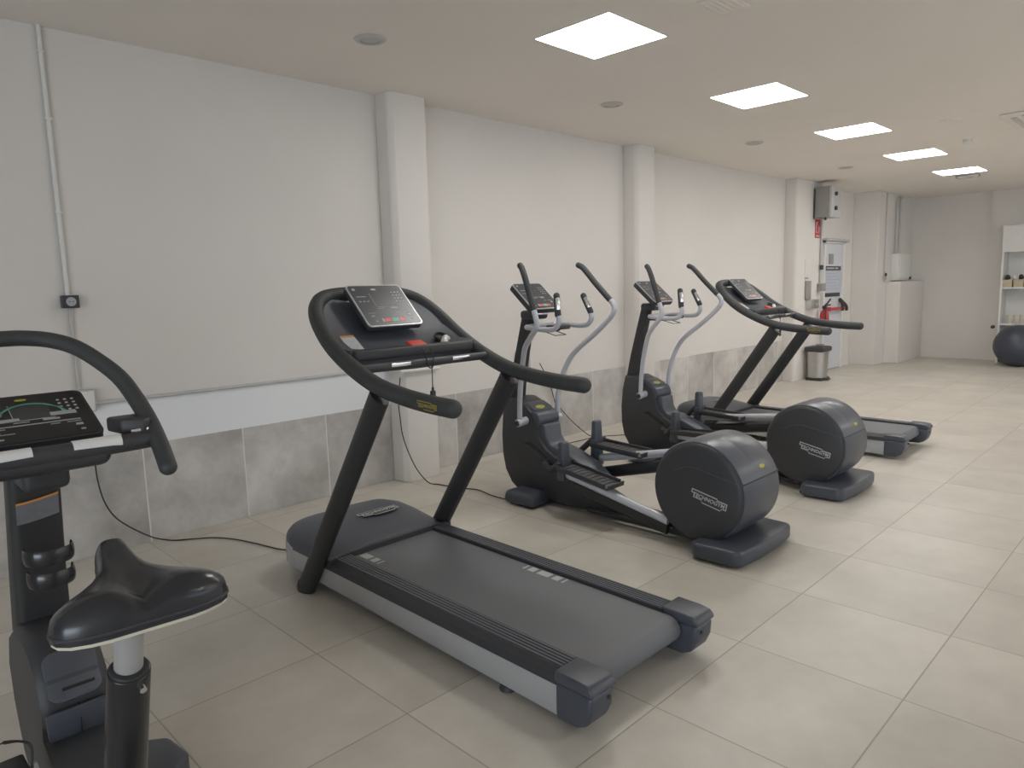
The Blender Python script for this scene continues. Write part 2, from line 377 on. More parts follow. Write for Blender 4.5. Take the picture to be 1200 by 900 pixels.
def signs():
    t = thing('door_sign', 'small dark upright plate high on the white door', 'sign', (12.09, YW-0.032, 1.84))
    obj('plate', bx((-0.10, -0.006, -0.085), (0.10, 0.0, 0.085), 0.003), 'greybox', t)
    t = thing('door_banner', 'black bordered strip sign across the door above the poster', 'sign', (12.18, YW-0.032, 1.69))
    obj('border', bx((-0.34, -0.006, -0.035), (0.34, 0, 0.035), 0.003), 'black', t)
    b = new(); box(b, (-0.28, -0.008, -0.014), (0.04, -0.005, 0.014)); box(b, (0.08, -0.008, -0.014), (0.22, -0.005, 0.014)); obj('lettering', b, 'print', t)
    t = thing('poster', 'pale blue poster with lines of text taped to the door', 'poster', (12.19, YW-0.032, 1.45))
    obj('sheet', bx((-0.35, -0.004, -0.155), (0.35, 0, 0.20)), 'poster', t)
    b = new()
    for k in range(6): box(b, (-0.28, -0.006, 0.15-k*0.05), (0.12+0.14*((k*37) % 3)/2, -0.0035, 0.158-k*0.05))
    obj('text_lines', b, 'pale', t)
    t = thing('door_strip', 'plain black strip on the door below the pale blue poster', 'sign', (12.18, YW-0.032, 1.255))
    obj('strip', bx((-0.33, -0.006, -0.032), (0.33, 0, 0.032), 0.003), 'black', t)
    # extinguisher sign on the third pillar
    t = thing('fire_sign', 'red and white extinguisher sign on the pillar below the grey box', 'sign', (11.12, 4.438, 2.28))
    obj('plate', bx((-0.088, -0.008, -0.14), (0.088, 0, 0.14), 0.002), 'redprint', t)
    b = new(); box(b, (-0.07, -0.010, -0.06), (0.0, -0.007, 0.10)); box(b, (0.03, -0.010, -0.06), (0.06, -0.007, 0.03)); box(b, (-0.07, -0.010, -0.12), (0.07, -0.007, -0.10)); obj('pictogram', b, 'print', t)
    b = new(); tube(b, [(-0.035, -0.012, -0.05), (-0.035, -0.012, 0.05)], 0.018, 8, smooth=0); tube(b, [(-0.035, -0.012, 0.05), (0.01, -0.012, 0.09), (0.04, -0.012, 0.04)], 0.006, 6); obj('extinguisher_symbol', b, 'redprint', t)
    t = thing('notice', 'small white notice sheet on the third pillar above the dark panel', 'notice', (10.80, 4.438, 1.70))
    obj('sheet', bx((-0.09, -0.003, -0.11), (0.09, 0, 0.11)), 'white', t)
    b = new()
    for k in range(6): box(b, (-0.06, -0.005, 0.07-k*0.028), (0.06, -0.002, 0.074-k*0.028))
    obj('text_lines', b, 'conduit', t)
    t = thing('small_plate', 'small grey label plate on the pillar between notice and dark panel', 'sign', (10.77, 4.438, 1.535))
    obj('plate', bx((-0.06, -0.005, -0.012), (0.06, 0, 0.012), 0.002), 'greybox', t)
    t = thing('wall_panel', 'narrow dark grey upright panel on the third pillar', 'panel', (10.80, 4.438, 1.355))
    obj('plate', bx((-0.085, -0.03, -0.14), (0.085, 0, 0.14), 0.004), 'greybox', t)
    t = thing('dispenser', 'small grey metal dispenser box on the pillar below the dark panel', 'dispenser', (10.90, 4.438, 1.145))
    obj('body', bx((-0.15, -0.09, -0.07), (0.15, 0, 0.07), 0.012), 'steel', t)
    obj('opening', bx((-0.02, -0.10, -0.045), (0.12, -0.08, 0.01), 0.004), 'greybox', t)
signs()

def electrical():
    # grey electrical box at the top of the third pillar
    t = thing('electrical_box', 'large grey electrical box under the ceiling beside the door', 'electrical box', (10.95, 4.44, 2.43))
    obj('case', bx((-0.0, -0.24, 0.0), (0.35, 0, 0.45), 0.008), 'greybox', t)
    obj('front_panel', bx((-0.005, -0.27, -0.005), (0.355, -0.235, 0.455), 0.008), 'conduit', t)
    for z in (0.34, 0.13): obj('knob', cy((0.13, -0.27, z), (0.13, -0.30, z), 0.03, seg=16, bv=0.004), 'black', t)
    obj('edge_trim', tb([(-0.008, -0.02, -0.02), (-0.008, -0.02, 0.42)], 0.010, 8, smooth=0), 'black', t)
    obj('cable_gland', cy((0.06, -0.16, -0.04), (0.06, -0.16, 0.0), 0.018, seg=12), 'black', t)
    t = thing('cable_conduit', 'thin grey conduit running down from the electrical box to the switch', 'conduit', (11.245, 4.42, 1.46))
    obj('pipe', tb([(0, 0, 0), (0, 0, 0.96)], 0.016, 8, smooth=0), 'conduit', t)
    obj('clip', bx((-0.04, -0.03, 0.20), (0.04, 0.0, 0.27), 0.004), 'black', t)
    t = thing('switch_box', 'small grey switch box at the end of the conduit by the door', 'switch', (11.235, 4.40, 1.39))
    obj('case', bx((-0.07, -0.05, -0.06), (0.07, 0.035, 0.06), 0.008), 'greybox', t)
    obj('lever', bx((0.0, -0.07, -0.02), (0.05, -0.04, 0.02), 0.004), 'conduit', t)
    # conduits on the far pier
    t = thing('meter_cabinet', 'white wall cabinet above the low boxed wall in the far corner', 'cabinet', (13.95, 4.2, 1.46))
    obj('case', bx((-0.14, -0.13, 0.0), (0.55, 0, 0.47), 0.01), 'white', t)
    obj('door', bx((-0.10, -0.145, 0.03), (0.51, -0.13, 0.44), 0.006), 'white', t)
    obj('lock', bx((0.44, -0.165, 0.01), (0.50, -0.14, 0.06), 0.006), 'black', t)
    for k, dx in enumerate((0.0, 0.13)):
        t = thing('cable_conduit', ('left' if k == 0 else 'right')+' of two grey conduits rising from the white far cabinet', 'conduit', (13.95+dx*1.5, 4.17, 1.93))
        obj('pipe', tb([(0, 0, 0), (0, 0, 0.90), (0.02, 0, 0.985), (0.10, 0, 1.0)], 0.015, 8, smooth=3), 'conduit', t)
    t = thing('pull_cord', 'thin grey cord hanging down the far pier ending in a loop', 'cord', (13.45, 4.19, 1.60))
    obj('cord', tb([(0, 0, 0), (0.0, 0, 1.36)], 0.008, 6, smooth=0), 'conduit', t)
    b = new(); tube(b, [(0, 0, 0), (-0.05, -0.01, -0.08), (0, -0.02, -0.14), (0.07, -0.01, -0.08), (0.05, 0, 0.0), (0.0, 0, 0.01)], 0.012, 8); obj('loop', b, 'conduit', t)
    obj('plug', bx((0.03, -0.03, -0.06), (0.07, 0, -0.01), 0.004), 'black', t)
    # first bay: vertical conduit, socket, junction box, horizontal conduit
    t = thing('wall_conduit', 'white conduit dropping from the ceiling to the black wall socket', 'conduit', (1.083, 4.605, 1.53))
    obj('pipe', tb([(0, 0, 0), (0, 0, ZC-1.53)], 0.012, 10, smooth=0), 'white', t)
    for z in (0.45, 0.95, 1.3): obj('clip', bx((-0.016, -0.014, z), (0.016, 0.014, z+0.012), 0.002), 'white', t)
    t = thing('wall_conduit', 'grey conduit from the black wall socket down to the junction box', 'conduit', (1.088, 4.607, 0.98))
    obj('pipe', tb([(0, 0, 0), (0, 0, 0.49)], 0.009, 10, smooth=0), 'conduit', t)
    t = thing('wall_socket', 'square black wall socket with pale round face on the left wall', 'socket', (1.089, 4.62, 1.495))
    obj('case', bx((-0.042, -0.05, -0.036), (0.042, 0, 0.036), 0.005), 'black', t)
    obj('socket_face', cy((0, -0.05, 0), (0, -0.054, 0), 0.025, seg=24), 'pale', t)
    b = new(); cyl(b, (-0.009, -0.055, 0), (-0.009, -0.0565, 0), 0.003, seg=8); cyl(b, (0.009, -0.055, 0), (0.009, -0.0565, 0), 0.003, seg=8); obj('pin_holes', b, 'black', t)
    t = thing('junction_box', 'pale grey square junction box behind the exercise bike console', 'junction box', (1.10, 4.614, 0.92))
    obj('case', bx((-0.06, -0.045, -0.06), (0.06, 0, 0.07), 0.006), 'conduit', t)
    obj('lid', bx((-0.052, -0.052, -0.052), (0.052, -0.045, 0.062), 0.004), 'white', t)
    t = thing('wall_conduit', 'long horizontal grey conduit from the junction box to the first pillar', 'conduit', (1.16, 4.605, 0.903))
    obj('pipe', tb([(0, 0, 0), (2.08, 0, 0)], 0.011, 10, smooth=0), 'conduit', t)
    t = thing('wall_conduit', 'short white conduit wrapped around the first pillar', 'conduit', (3.22, 4.42, 0.885))
    obj('pipe', tb([(0, 0.17, 0.01), (0, 0.03, 0.01), (0.03, 0.0, 0.005), (0.34, 0.0, 0.0), (0.375, 0.03, 0), (0.375, 0.17, 0)], 0.014, 10, smooth=3), 'white', t)
    t = thing('wall_conduit', 'small bent white pipe on the wall behind the nearer elliptical', 'conduit', (4.66, 4.605, 0.86))
    obj('pipe', tb([(0, 0, 0), (0.02, 0, 0.06), (0.11, 0, 0.085), (0.19, 0, 0.04), (0.2, 0, -0.13)], 0.013, 8), 'white', t)
electrical()

def ceiling_things():
    nth = ('nearest to the camera and largest', 'second from the camera', 'third from the camera', 'fourth from the camera', 'farthest from the camera')
    lx, dx, ly, wx, wy = 3.278, 2.051, 2.461, 0.567, 0.544
    # row along the machines (in view) and an unseen parallel row, its far panels added to brighten the far end
    for k in range(0, 6):
        for row, y in ((0, ly), (1, -2.2)):
            if row == 0 and k == 5: continue
            if row == 0: lab = 'square recessed ceiling light panel, ' + nth[k]
            else: lab = 'square ceiling light panel of the unseen window-side row, ' + ('opposite the nearest treadmill', 'opposite the nearer elliptical', 'opposite the far treadmill', 'opposite the third pillar', 'added opposite the door to light the far end', 'added nearest the shelf unit to light the far wall')[k]
            t = thing('ceiling_light', lab, 'ceiling light', (lx+dx*k, y, ZC), 'recessed ceiling light panels')
            f = new()
            for lo, hi in (((-0.008, -0.008), (wx+0.008, 0.0)), ((-0.008, wy), (wx+0.008, wy+0.008)), ((-0.008, 0.0), (0.0, wy)), ((wx, 0.0), (wx+0.008, wy))):
                box(f, (lo[0], lo[1], -0.004), (hi[0], hi[1], 0.0), 0.001, 1)
            obj('frame', f, 'white', t)
            obj('diffuser', bx((0, 0, -0.003), (wx, wy, -0.001)), 'lamp', t)
    for k, (x, lab) in enumerate(((2.544, 'round recessed ceiling downlight nearest the left pillar, biggest'), (4.878, 'round recessed downlight near the ceiling edge, second from the camera'),
                   (7.388, 'round recessed downlight, third from the camera'), (9.987, 'round recessed downlight, farthest from the camera'))):
        t = thing('downlight', lab, 'downlight', (x, 3.64, ZC), 'switched-off round downlights')
        b = new(); lathe(b, [(0.062, -0.001), (0.062, -0.010), (0.085, -0.010), (0.095, -0.002), (0.095, -0.001)]); obj('ring', b, 'disc', t)
        b = new(); lathe(b, [(0.060, -0.001), (0.060, -0.005), (0.04, -0.012), (0.002, -0.014)]); obj('lens', b, 'conduit', t)
    t = thing('smoke_detector', 'small round smoke detector hanging by the far ceiling lights', 'smoke detector', (9.09, 2.05, ZC))
    b = new(); lathe(b, [(0.05, 0.0), (0.05, -0.015), (0.035, -0.02), (0.035, -0.028)]); obj('base', b, 'white', t)
    b = new(); lathe(b, [(0.042, -0.028), (0.046, -0.05), (0.03, -0.06), (0.002, -0.062)]); obj('chamber', b, 'white', t)
    t = thing('ceiling_disc', 'flat round white loudspeaker grille on the ceiling before the smoke detector', 'speaker', (7.93, 1.93, ZC))
    b = new(); lathe(b, [(0.10, 0.0), (0.10, -0.006), (0.08, -0.010), (0.002, -0.010)]); obj('ring', b, 'ceiling', t)
    b = new(); lathe(b, [(0.05, -0.010), (0.05, -0.018), (0.002, -0.020)]); obj('centre', b, 'ceiling', t)
    t = thing('emergency_light', 'thin grey emergency light strip beyond the farthest ceiling panel', 'emergency light', (12.3, 2.75, ZC))
    obj('case', bx((-0.05, -0.15, -0.035), (0.05, 0.15, 0), 0.01), 'greybox', t)
    obj('lens', bx((-0.035, -0.13, -0.045), (0.035, 0.13, -0.035), 0.004), 'greybox', t)
    t = thing('air_vent', 'pale ceiling air vent at the very top edge of the photo', 'vent', (3.66, 1.99, ZC))
    obj('frame', bx((-0.12, -0.09, -0.008), (0.12, 0.09, 0), 0.004), 'ceiling', t)
    for k in range(5): obj('slat', bx((-0.10, -0.07+k*0.032, -0.012), (0.10, -0.055+k*0.032, -0.006), 0.003), 'ceiling', t)
    t = thing('air_cassette', 'square ceiling air conditioning cassette at the right edge', 'air conditioner', (8.45, 1.15, ZC))
    obj('frame', bx((-0.42, -0.42, -0.025), (0.42, 0.42, 0), 0.012), 'ceiling', t)
    b = new()
    for s in (-1, 1): box(b, (-0.30, s*0.33-0.025, -0.034), (0.30, s*0.33+0.025, -0.024), 0.004); box(b, (s*0.33-0.025, -0.26, -0.034), (s*0.33+0.025, 0.26, -0.024), 0.004)
    obj('louvres', b, 'disc', t)
    obj('grille', bx((-0.25, -0.25, -0.036), (0.25, 0.25, -0.024), 0.006), 'ceiling', t)
ceiling_things()

def far_things():
    # shelf unit
    t = thing('shelf_unit', 'tall white open shelf unit against the far wall behind the ball', 'shelf', (14.76, 2.25, 0))
    for y in (-0.42, 0.42): obj('side_panel', bx((-0.2, y-0.015, 0), (0.2, y+0.015, 2.33), 0.003, 1), 'white', t)
    obj('back_panel', bx((0.185, -0.405, 0.05), (0.20, 0.405, 2.31)), 'white', t)
    for z in (0.10, 0.66, 1.28, 1.90, 2.31): obj('shelf_board', bx((-0.195, -0.405, z-0.015), (0.185, 0.405, z+0.015), 0.003, 1), 'white', t)
    obj('fascia', bx((-0.2, -0.405, 1.915), (-0.185, 0.405, 2.295), 0.002, 1), 'white', t)
    for k in range(3):
        t = thing('storage_box', ('leftmost', 'middle', 'rightmost')[k]+' small beige box on the middle shelf of the white shelf unit', 'box', (14.62, 2.59-k*0.16, 1.295), 'beige boxes on the shelf unit')
        obj('carton', bx((-0.04, -0.07, 0), (0.16, 0.07, 0.12), 0.006), 'cardboard', t)
        obj('lid', bx((-0.045, -0.075, 0.10), (0.165, 0.075, 0.125), 0.004), 'cardboard', t)
    for k, (y, m_) in enumerate(((2.60, 'black'), (2.505, 'white'), (2.41, 'black'), (2.315, 'black'))):
        t = tag(obj('hand_grip', tb([(-0.02, -0.02, 0.03), (0.0, 0, 0.06), (0.03, 0.01, 0.02)], 0.03, 10, round_end=True), m_, None, (14.66, y, 1.42)), ('black grip lying on the leftmost beige box', 'white grip lying among the black ones on the beige boxes', 'black grip lying on the middle beige box', 'black grip lying on the rightmost beige box')[k], 'grip', 'grips on the beige boxes')
    for k in range(4):
        tag(obj('skittle', lathe(new(), [(0.018, 0), (0.022, 0.04), (0.016, 0.10), (0.019, 0.14), (0.012, 0.15)], seg=12), 'cardboard', None, (14.64, 2.56-k*0.09, 0.675)), ('leftmost', 'second', 'third', 'rightmost')[k]+' upright wooden piece on the low shelf behind the ball', 'wooden piece', 'wooden pieces on the low shelf')
    tag(obj('gym_ball', lathe(new(), [(0.002+0.35*math.sin(PI*k/20)*1.02, 0.342-0.342*math.cos(PI*k/20)) for k in range(21)], seg=48), 'ball', None, (14.12, 2.29, 0.0)), 'large dark blue-grey exercise ball on the floor before the shelf unit', 'exercise ball')
    t = thing('wall_hook', 'small black knob on the far wall left of the shelf unit', 'hook', (14.5, 2.74, 0.62))
    obj('knob', cy((0.03, 0, 0), (-0.03, 0, 0), 0.03, seg=12, bv=0.006), 'black', t)
    # waste bin
    t = thing('waste_bin', 'brushed steel waste bin with black lid in front of the third pillar', 'waste bin', (10.84, 4.26, 0))
    b = new(); n = 28; rings = []
    for z, s in ((0.03, 0.90), (0.40, 1.0), (0.44, 1.01)):
        rings.append([(0.17*s*math.copysign(abs(math.cos(2*PI*k/n))**0.6, math.cos(2*PI*k/n)), 0.13*s*math.copysign(abs(math.sin(2*PI*k/n))**0.6, math.sin(2*PI*k/n)), z) for k in range(n)])
    loft(b, rings); obj('body', b, 'steel', t)
    obj('base', bx((-0.165, -0.125, 0), (0.165, 0.125, 0.045), 0.02), 'black', t)
    obj('lid', bx((-0.185, -0.145, 0.43), (0.185, 0.145, 0.51), 0.03, 3), 'black', t)
    obj('back_strut', bx((0.165, -0.02, 0.03), (0.190, 0.10, 0.53), 0.006), 'greybox', t)
    obj('pedal', bx((-0.05, -0.18, 0.01), (0.05, -0.12, 0.03), 0.006), 'black', t)
    # extinguisher
    t = thing('fire_extinguisher', 'red fire extinguisher hanging at the pillar corner near the door', 'fire extinguisher', (11.26, 4.345, 0.545))
    b = new(); lathe(b, [(0.06, 0.16), (0.068, 0.175), (0.068, 0.40), (0.055, 0.46), (0.03, 0.50), (0.025, 0.52)], seg=20); obj('cylinder', b, 'redprint', t)
    b = new(); box(b, (-0.03, -0.03, 0.51), (0.03, 0.03, 0.56), 0.006); tube(b, [(0, 0, 0.56), (0.06, -0.02, 0.60), (0.12, -0.04, 0.66)], 0.014, 8); tube(b, [(0, 0, 0.55), (0.07, -0.02, 0.565), (0.12, -0.04, 0.57)], 0.012, 8); obj('valve', b, 'black', t)
    obj('hose', tb([(-0.02, -0.03, 0.53), (-0.08, -0.05, 0.45), (-0.08, -0.05, 0.3), (-0.07, -0.05, 0.22)], 0.012, 8), 'black', t)
    obj('label', bx((-0.035, -0.069, 0.22), (0.035, -0.062, 0.34)), 'print', t)
far_things()

# ================================================================== CONSOLE used by all machines
def console(parent, o, xdir, ydir, w, h, th, film, style):
    """tilted display: o = centre of the face, xdir across, ydir up the face"""
    mtx = frame_mtx(o, xdir, ydir)
    b = new(); prism(b, rrect(w, h, 0.022), -th, -0.006, 'z', bv=0.008, mtx=mtx); c = obj('console', b, 'black', parent)
    b = new(); prism(b, rrect(w, h, 0.022), -0.006, 0.001, 'z', mtx=mtx); obj('bezel', b, 'rim' if style != 'bike' else 'black', c, label='pale rim' if style != 'bike' else None)
    b = new(); prism(b, rrect(w-0.014, h-0.014, 0.018), 0.001, 0.0025, 'z', mtx=mtx); obj('console_face', b, film, c)
    def q(x0, y0, x1, y1, z0=0.0025, z1=0.0035): return bx((x0*w, y0*h, z0), (x1*w, y1*h, z1), mtx=mtx)
    obj('display', q(-0.16, -0.05, 0.16, 0.27, 0.0025, 0.0028), 'screen', c)
    if style == 'bike':
        b = new()
        for k in range(13):
            a0, a1 = PI*(0.08+0.84*k/13), PI*(0.08+0.84*(k+1)/13)
            p = [(r_*math.cos(a), -0.05*h+r_*1.0*math.sin(a)) for r_, a in ((0.30*w, a0), (0.30*w, a1), (0.275*w, a1), (0.275*w, a0))]
            prism(b, p, 0.0036, 0.0042, 'z', mtx=mtx)
        obj('dial_arc', b, 'green', c)
    b = new()
    for (x0, y0, x1, y1) in ((-0.17, -0.06, 0.17, -0.052), (-0.17, -0.06, -0.163, 0.28)): merge(b, q(x0, y0, x1, y1))
    obj('display_frame', b, 'pale', c)
    # keypad
    kx = 0.26
    for i in range(3):
        for j in range(4):
            cx, cy2 = kx+i*0.062, 0.30-j*0.075
            obj('key', q(cx-0.012, cy2-0.012, cx+0.012, cy2+0.012), 'print', c)
    b = new()
    for (x0, y0, x1, y1) in ((-0.42, 0.36, -0.37, 0.41), (-0.42, 0.20, -0.25, 0.215), (-0.42, 0.08, -0.38, 0.10), (-0.35, 0.08, -0.31, 0.10), (-0.28, 0.08, -0.24, 0.10), (-0.18, -0.10, -0.05, -0.085),
                             (0.06, -0.10, 0.20, -0.07), (-0.38, -0.20, -0.26, -0.19), (-0.36, -0.28, -0.31, -0.25), (0.10, -0.20, 0.18, -0.19), (0.24, -0.20, 0.36, -0.19), (0.30, -0.28, 0.36, -0.24), (-0.34, -0.40, -0.30, -0.375), (0.32, -0.38, 0.36, -0.355)):
        bb = q(x0, y0, x1, y1); merge(b, bb)
    obj('symbols', b, 'pale', c)
    if style != 'bike':
        obj('button', q(-0.22, -0.41, -0.18, -0.33), 'print', c); obj('button', q(-0.17, -0.41, -0.06, -0.33), 'red', c, label='red button')
        obj('button', q(-0.05, -0.41, 0.09, -0.33), 'green', c, label='green button'); obj('button', q(0.10, -0.41, 0.20, -0.33), 'red', c, label='red button')
    else:
        obj('button', q(0.14, -0.02, 0.36, 0.05), 'pale', c); obj('button', q(-0.40, -0.06, -0.12, 0.0), 'pale', c)
        b = new()
        for (x0, y0, x1, y1) in ((-0.45, -0.16, 0.36, -0.145), (-0.45, -0.30, -0.2, -0.29)): merge(b, q(x0, y0, x1, y1))
        obj('symbols', b, 'pale', c)
    b = new(); prism(b, [(0.05*w*math.cos(2*PI*k/16)-0.04*w, 0.38*h+0.022*h*math.sin(2*PI*k/16)) for k in range(16)], 0.0025, 0.0035, 'z', mtx=mtx)
    obj('badge', b, 'yellow' if style == 'bike' else 'print', c)
    return c

# ================================================================== TREADMILL
def treadmill(loc, label):
    t = thing('treadmill', label, 'treadmill', loc, 'treadmills in the machine row')
    # silver side panels (slightly rising to the front)
    for s in (-1, 1):
        b = new(); prism(b, [(-0.90, 0.03), (0.60, 0.06), (0.98, 0.075), (0.98, 0.185), (0.60, 0.165), (-0.90, 0.150)], s*0.375, s*0.345, 'x', bv=0.004)
        obj('side_panel', b, 'silver', t, label='silver side panel')
        # running board: sloped black outer strip and ribbed top
        b = new()
        xo, xi = s*0.382, s*0.262
        rings = []
        for y, dz in ((-0.90, 0.0), (0.72, 0.012)):
            rings.append([(xo, y, 0.148+dz), (xo-s*0.006, y, 0.178+dz), (xo-s*0.030, y, 0.197+dz), (xi, y, 0.199+dz), (xi, y, 0.150+dz)])
        loft(b, rings)
        rb = obj('running_board', b, 'black', t)
        b = new()
        for k in range(5):
            x = s*(0.340-k*0.0165)
            box(b, (x-0.0055, -0.88, 0.203), (x+0.0055, 0.585, 0.2088), 0.0015, 1, mtx=Matrix.Rotation(0.0074, 4, 'X'))
        obj('ribbed_strip', b, 'shell', rb, label='grey ribs')
        # rear end cap
        b = new()
        x0, x1 = s*0.262, s*0.392
        side = [(-0.885, 0.028), (-0.975, 0.030), (-1.020, 0.050), (-1.042, 0.100), (-1.048, 0.165)]
        prism(b, side+[(-0.885, 0.165)], x0+s*0.006, x1, 'x', bv=0.016, seg=3, ang=40)
        prism(b, [(-0.885, 0.163), (-1.050, 0.163), (-1.055, 0.180), (-1.035, 0.200), (-0.99, 0.206), (-0.885, 0.208)], x0, x1+s*0.002, 'x', bv=0.010, seg=3, ang=25)
        e = obj('end_cap', b, 'graphite', t)
        obj('screw', cy((s*0.30, -1.052, 0.135), (s*0.30, -1.046, 0.135), 0.007, seg=12), 'post', e)
        # levelling foot
        b = new(); cyl(b, (s*0.335, -0.60, 0.0), (s*0.335, -0.60, 0.022), 0.036, 0.028, 20, 0.004); cyl(b, (s*0.335, -0.60, 0.02), (s*0.335, -0.60, 0.08), 0.009, seg=10)
        obj('levelling_foot', b, 'rubber', t)
        # upright: flat oval post leaning back
        b = new(); tube(b, [(s*0.398, 0.80, 0.012), (s*0.392, 0.44, 0.53), (s*0.386, 0.075, 1.065)], 1.0, 20, smooth=0, oval=(0.036, 0.056), side=(1, 0, 0))
        u = obj('upright', b, 'post', t)
        b = new(); tube(b, [(s*0.398, 0.812, 0.0), (s*0.398, 0.80, 0.022)], 1.0, 20, smooth=0, oval=(0.037, 0.058), side=(1, 0, 0)); obj('upright_foot', b, 'rubber', u)
    # frame under the deck
    b = new(); box(b, (-0.33, -0.80, 0.05), (0.33, 0.95, 0.145), 0.004); obj('deck_frame', b, 'post', t)
    # belt over the rear roller
    prof = [(0.66, 0.196), (-0.93, 0.186)] + [(-0.93-0.052*math.sin(a), 0.134+0.052*math.cos(a)) for a in [PI*k/12 for k in range(1, 13)]] + [(0.3, 0.10), (0.66, 0.15)]
    b = new(); prism(b, prof, -0.255, 0.255, 'x'); belt = obj('belt', b, 'belt', t)
    for (xc, yc) in ((-0.205, 0.525), (0.225, -0.285)):
        x = xc; b = new()
        for (y0, y1) in ((-0.125, -0.115), (-0.095, -0.055), (-0.035, 0.035), (0.055, 0.095), (0.115, 0.125)):
            zz = lambda y: 0.1918+(yc+y+0.93)*0.0063-0.0055
            v = [b.verts.new(p) for p in ((x-0.022, yc+y0, zz(y0)+0.0008), (x+0.022, yc+y0, zz(y0)+0.0008), (x+0.022, yc+y1, zz(y1)+0.0008), (x-0.022, yc+y1, zz(y1)+0.0008))]
            b.faces.new(v)
        obj('belt_marks', b, 'print', belt)
    # motor hood
    def hood_ring(y, hw, zt, zb, n=20):
        out = []
        for k in range(n+1):
            a = PI*k/n; ex = 0.42
            cx = math.copysign(abs(math.cos(a))**ex, math.cos(a)); sz = abs(math.sin(a))**0.62
            out.append((hw*cx, y, zb+(zt-zb)*sz))
        return out
    b = new()
    loft(b, [hood_ring(y, hw, zt, 0.17) for y, hw, zt in ((0.60, 0.37, 0.214), (0.625, 0.374, 0.228), (0.72, 0.376, 0.250), (0.86, 0.378, 0.276), (0.98, 0.376, 0.288), (1.08, 0.350, 0.284), (1.15, 0.30, 0.262), (1.19, 0.24, 0.225))])
    hood = obj('motor_hood', b, 'graphite', t)
    b = new(); prism(b, [(-0.37, 0.90), (0.37, 0.90), (0.378, 0.98), (0.352, 1.085), (0.30, 1.155), (0.24, 1.198), (-0.24, 1.198), (-0.30, 1.155), (-0.352, 1.085), (-0.378, 0.98)], 0.070, 0.186, 'z', bv=0.006)
    obj('front_skirt', b, 'silver', t, label='silver front skirt')
    b = new(); loft(b, [[(x, y, z) for x, z in ((-0.385, 0.17), (-0.385, 0.212), (-0.27, 0.222), (0.27, 0.222), (0.385, 0.212), (0.385, 0.17))] for y in (0.575, 0.605)]); obj('hood_lip', b, 'black', t)
    mt = frame_mtx((0.10, 0.86, 0.2835), (1, 0, 0), (0, 1, 0.09))
    logo(hood, mt, 0.24, 'print', 'black')
    # handrail loop
    def rail(s): return [(s*0.386, -0.40, 1.060), (s*0.386, -0.25, 1.066), (s*0.387, -0.09, 1.081), (s*0.388, 0.09, 1.112), (s*0.387, 0.27, 1.177), (s*0.382, 0.44, 1.265), (s*0.362, 0.575, 1.365), (s*0.315, 0.665, 1.440), (s*0.22, 0.72, 1.485)]
    pts = rail(-1)+[(0, 0.735, 1.497)]+list(reversed(rail(1)))
    hr = obj('handrail', tb(pts, 0.0365, 16, smooth=5, round_end=True), 'rubber', t)
    # maker's mark on the near grip end, outside
    mt = frame_mtx((-0.4228, -0.29, 1.066), (0, -1, -0.06), (0, -0.06, 1))
    logo(hr, mt, 0.115, 'gold', 'rubber')
    # dashboard shell between the rails
    b = new(); rings = []
    secs = [(0.31, 1.195, 0.372), (0.31, 1.245, 0.368), (0.40, 1.262, 0.372), (0.52, 1.335, 0.360), (0.64, 1.435, 0.300), (0.70, 1.480, 0.20)]
    top = [[(x*hw, y-0.02*(1-x*x)*0, z-0.03*(1-abs(x)**3)) for x in (-1, -0.8, -0.5, 0, 0.5, 0.8, 1)] for y, z, hw in secs]
    V = [[b.verts.new(p) for p in r] for r in top]
    Vb = [[b.verts.new((p[0], p[1]+0.02, p[2]-0.035)) for p in r] for r in top]
    n = 7
    for i in range(len(V)-1):
        for k in range(n-1):
            b.faces.new([V[i][k], V[i][k+1], V[i+1][k+1], V[i+1][k]]); b.faces.new([Vb[i][k], Vb[i+1][k], Vb[i+1][k+1], Vb[i][k+1]])
        b.faces.new([V[i][0], V[i+1][0], Vb[i+1][0], Vb[i][0]]); b.faces.new([V[i][-1], Vb[i][-1], Vb[i+1][-1], V[i+1][-1]])
    for k in range(n-1):
        b.faces.new([V[0][k], Vb[0][k], Vb[0][k+1], V[0][k+1]]); b.faces.new([V[-1][k], V[-1][k+1], Vb[-1][k+1], Vb[-1][k]])
    dash = obj('dashboard', b, 'graphite', t)
    b = new(); box(b, (-0.355, 0.285, 1.195), (0.345, 0.36, 1.245), 0.012, 3); obj('shelf_edge', b, 'black', t)
    b = new(); box(b, (-0.045, -0.025, 0.0), (0.045, 0.03, 0.014), 0.004, mtx=frame_mtx((0.01, 0.325, 1.244), (1, 0, 0), (0, 0.94, 0.34))); obj('stop_button', b, 'red', t, label='red stop button')
    # cup holder
    b = new(); lathe(b, [(0.046, 0.0), (0.046, 0.006), (0.038, 0.008), (0.036, -0.03), (0.002, -0.03)], seg=24)
    bmesh.ops.transform(b, matrix=frame_mtx((0.235, 0.40, 1.262), (1, 0, 0), (0, 0.85, 0.5)), verts=b.verts); obj('cup_holder', b, 'gloss', t)
    b = new(); tube(b, [(0.21, 0.36, 1.243), (0.235, 0.375, 1.262), (0.255, 0.385, 1.255)], 0.016, 10, round_end=True); obj('cup_glint', b, 'white', t, label='white glint shape')  # white piece stands in for the reflection inside the cup holder
    # warning sticker on the left of the dashboard
    mt = frame_mtx((-0.278, 0.432, 1.268), (1, 0, 0), (0, 0.83, 0.56))
    b = new(); prism(b, rrect(0.075, 0.12, 0.004, 2), 0.0, 0.002, 'z', mtx=mt); st = obj('warning_sticker', b, 'sticker', t, label='white sticker with an orange head')
    obj('sticker_band', bx((-0.0375, 0.047, 0.002), (0.0375, 0.060, 0.003), mtx=mt), 'orange', st)
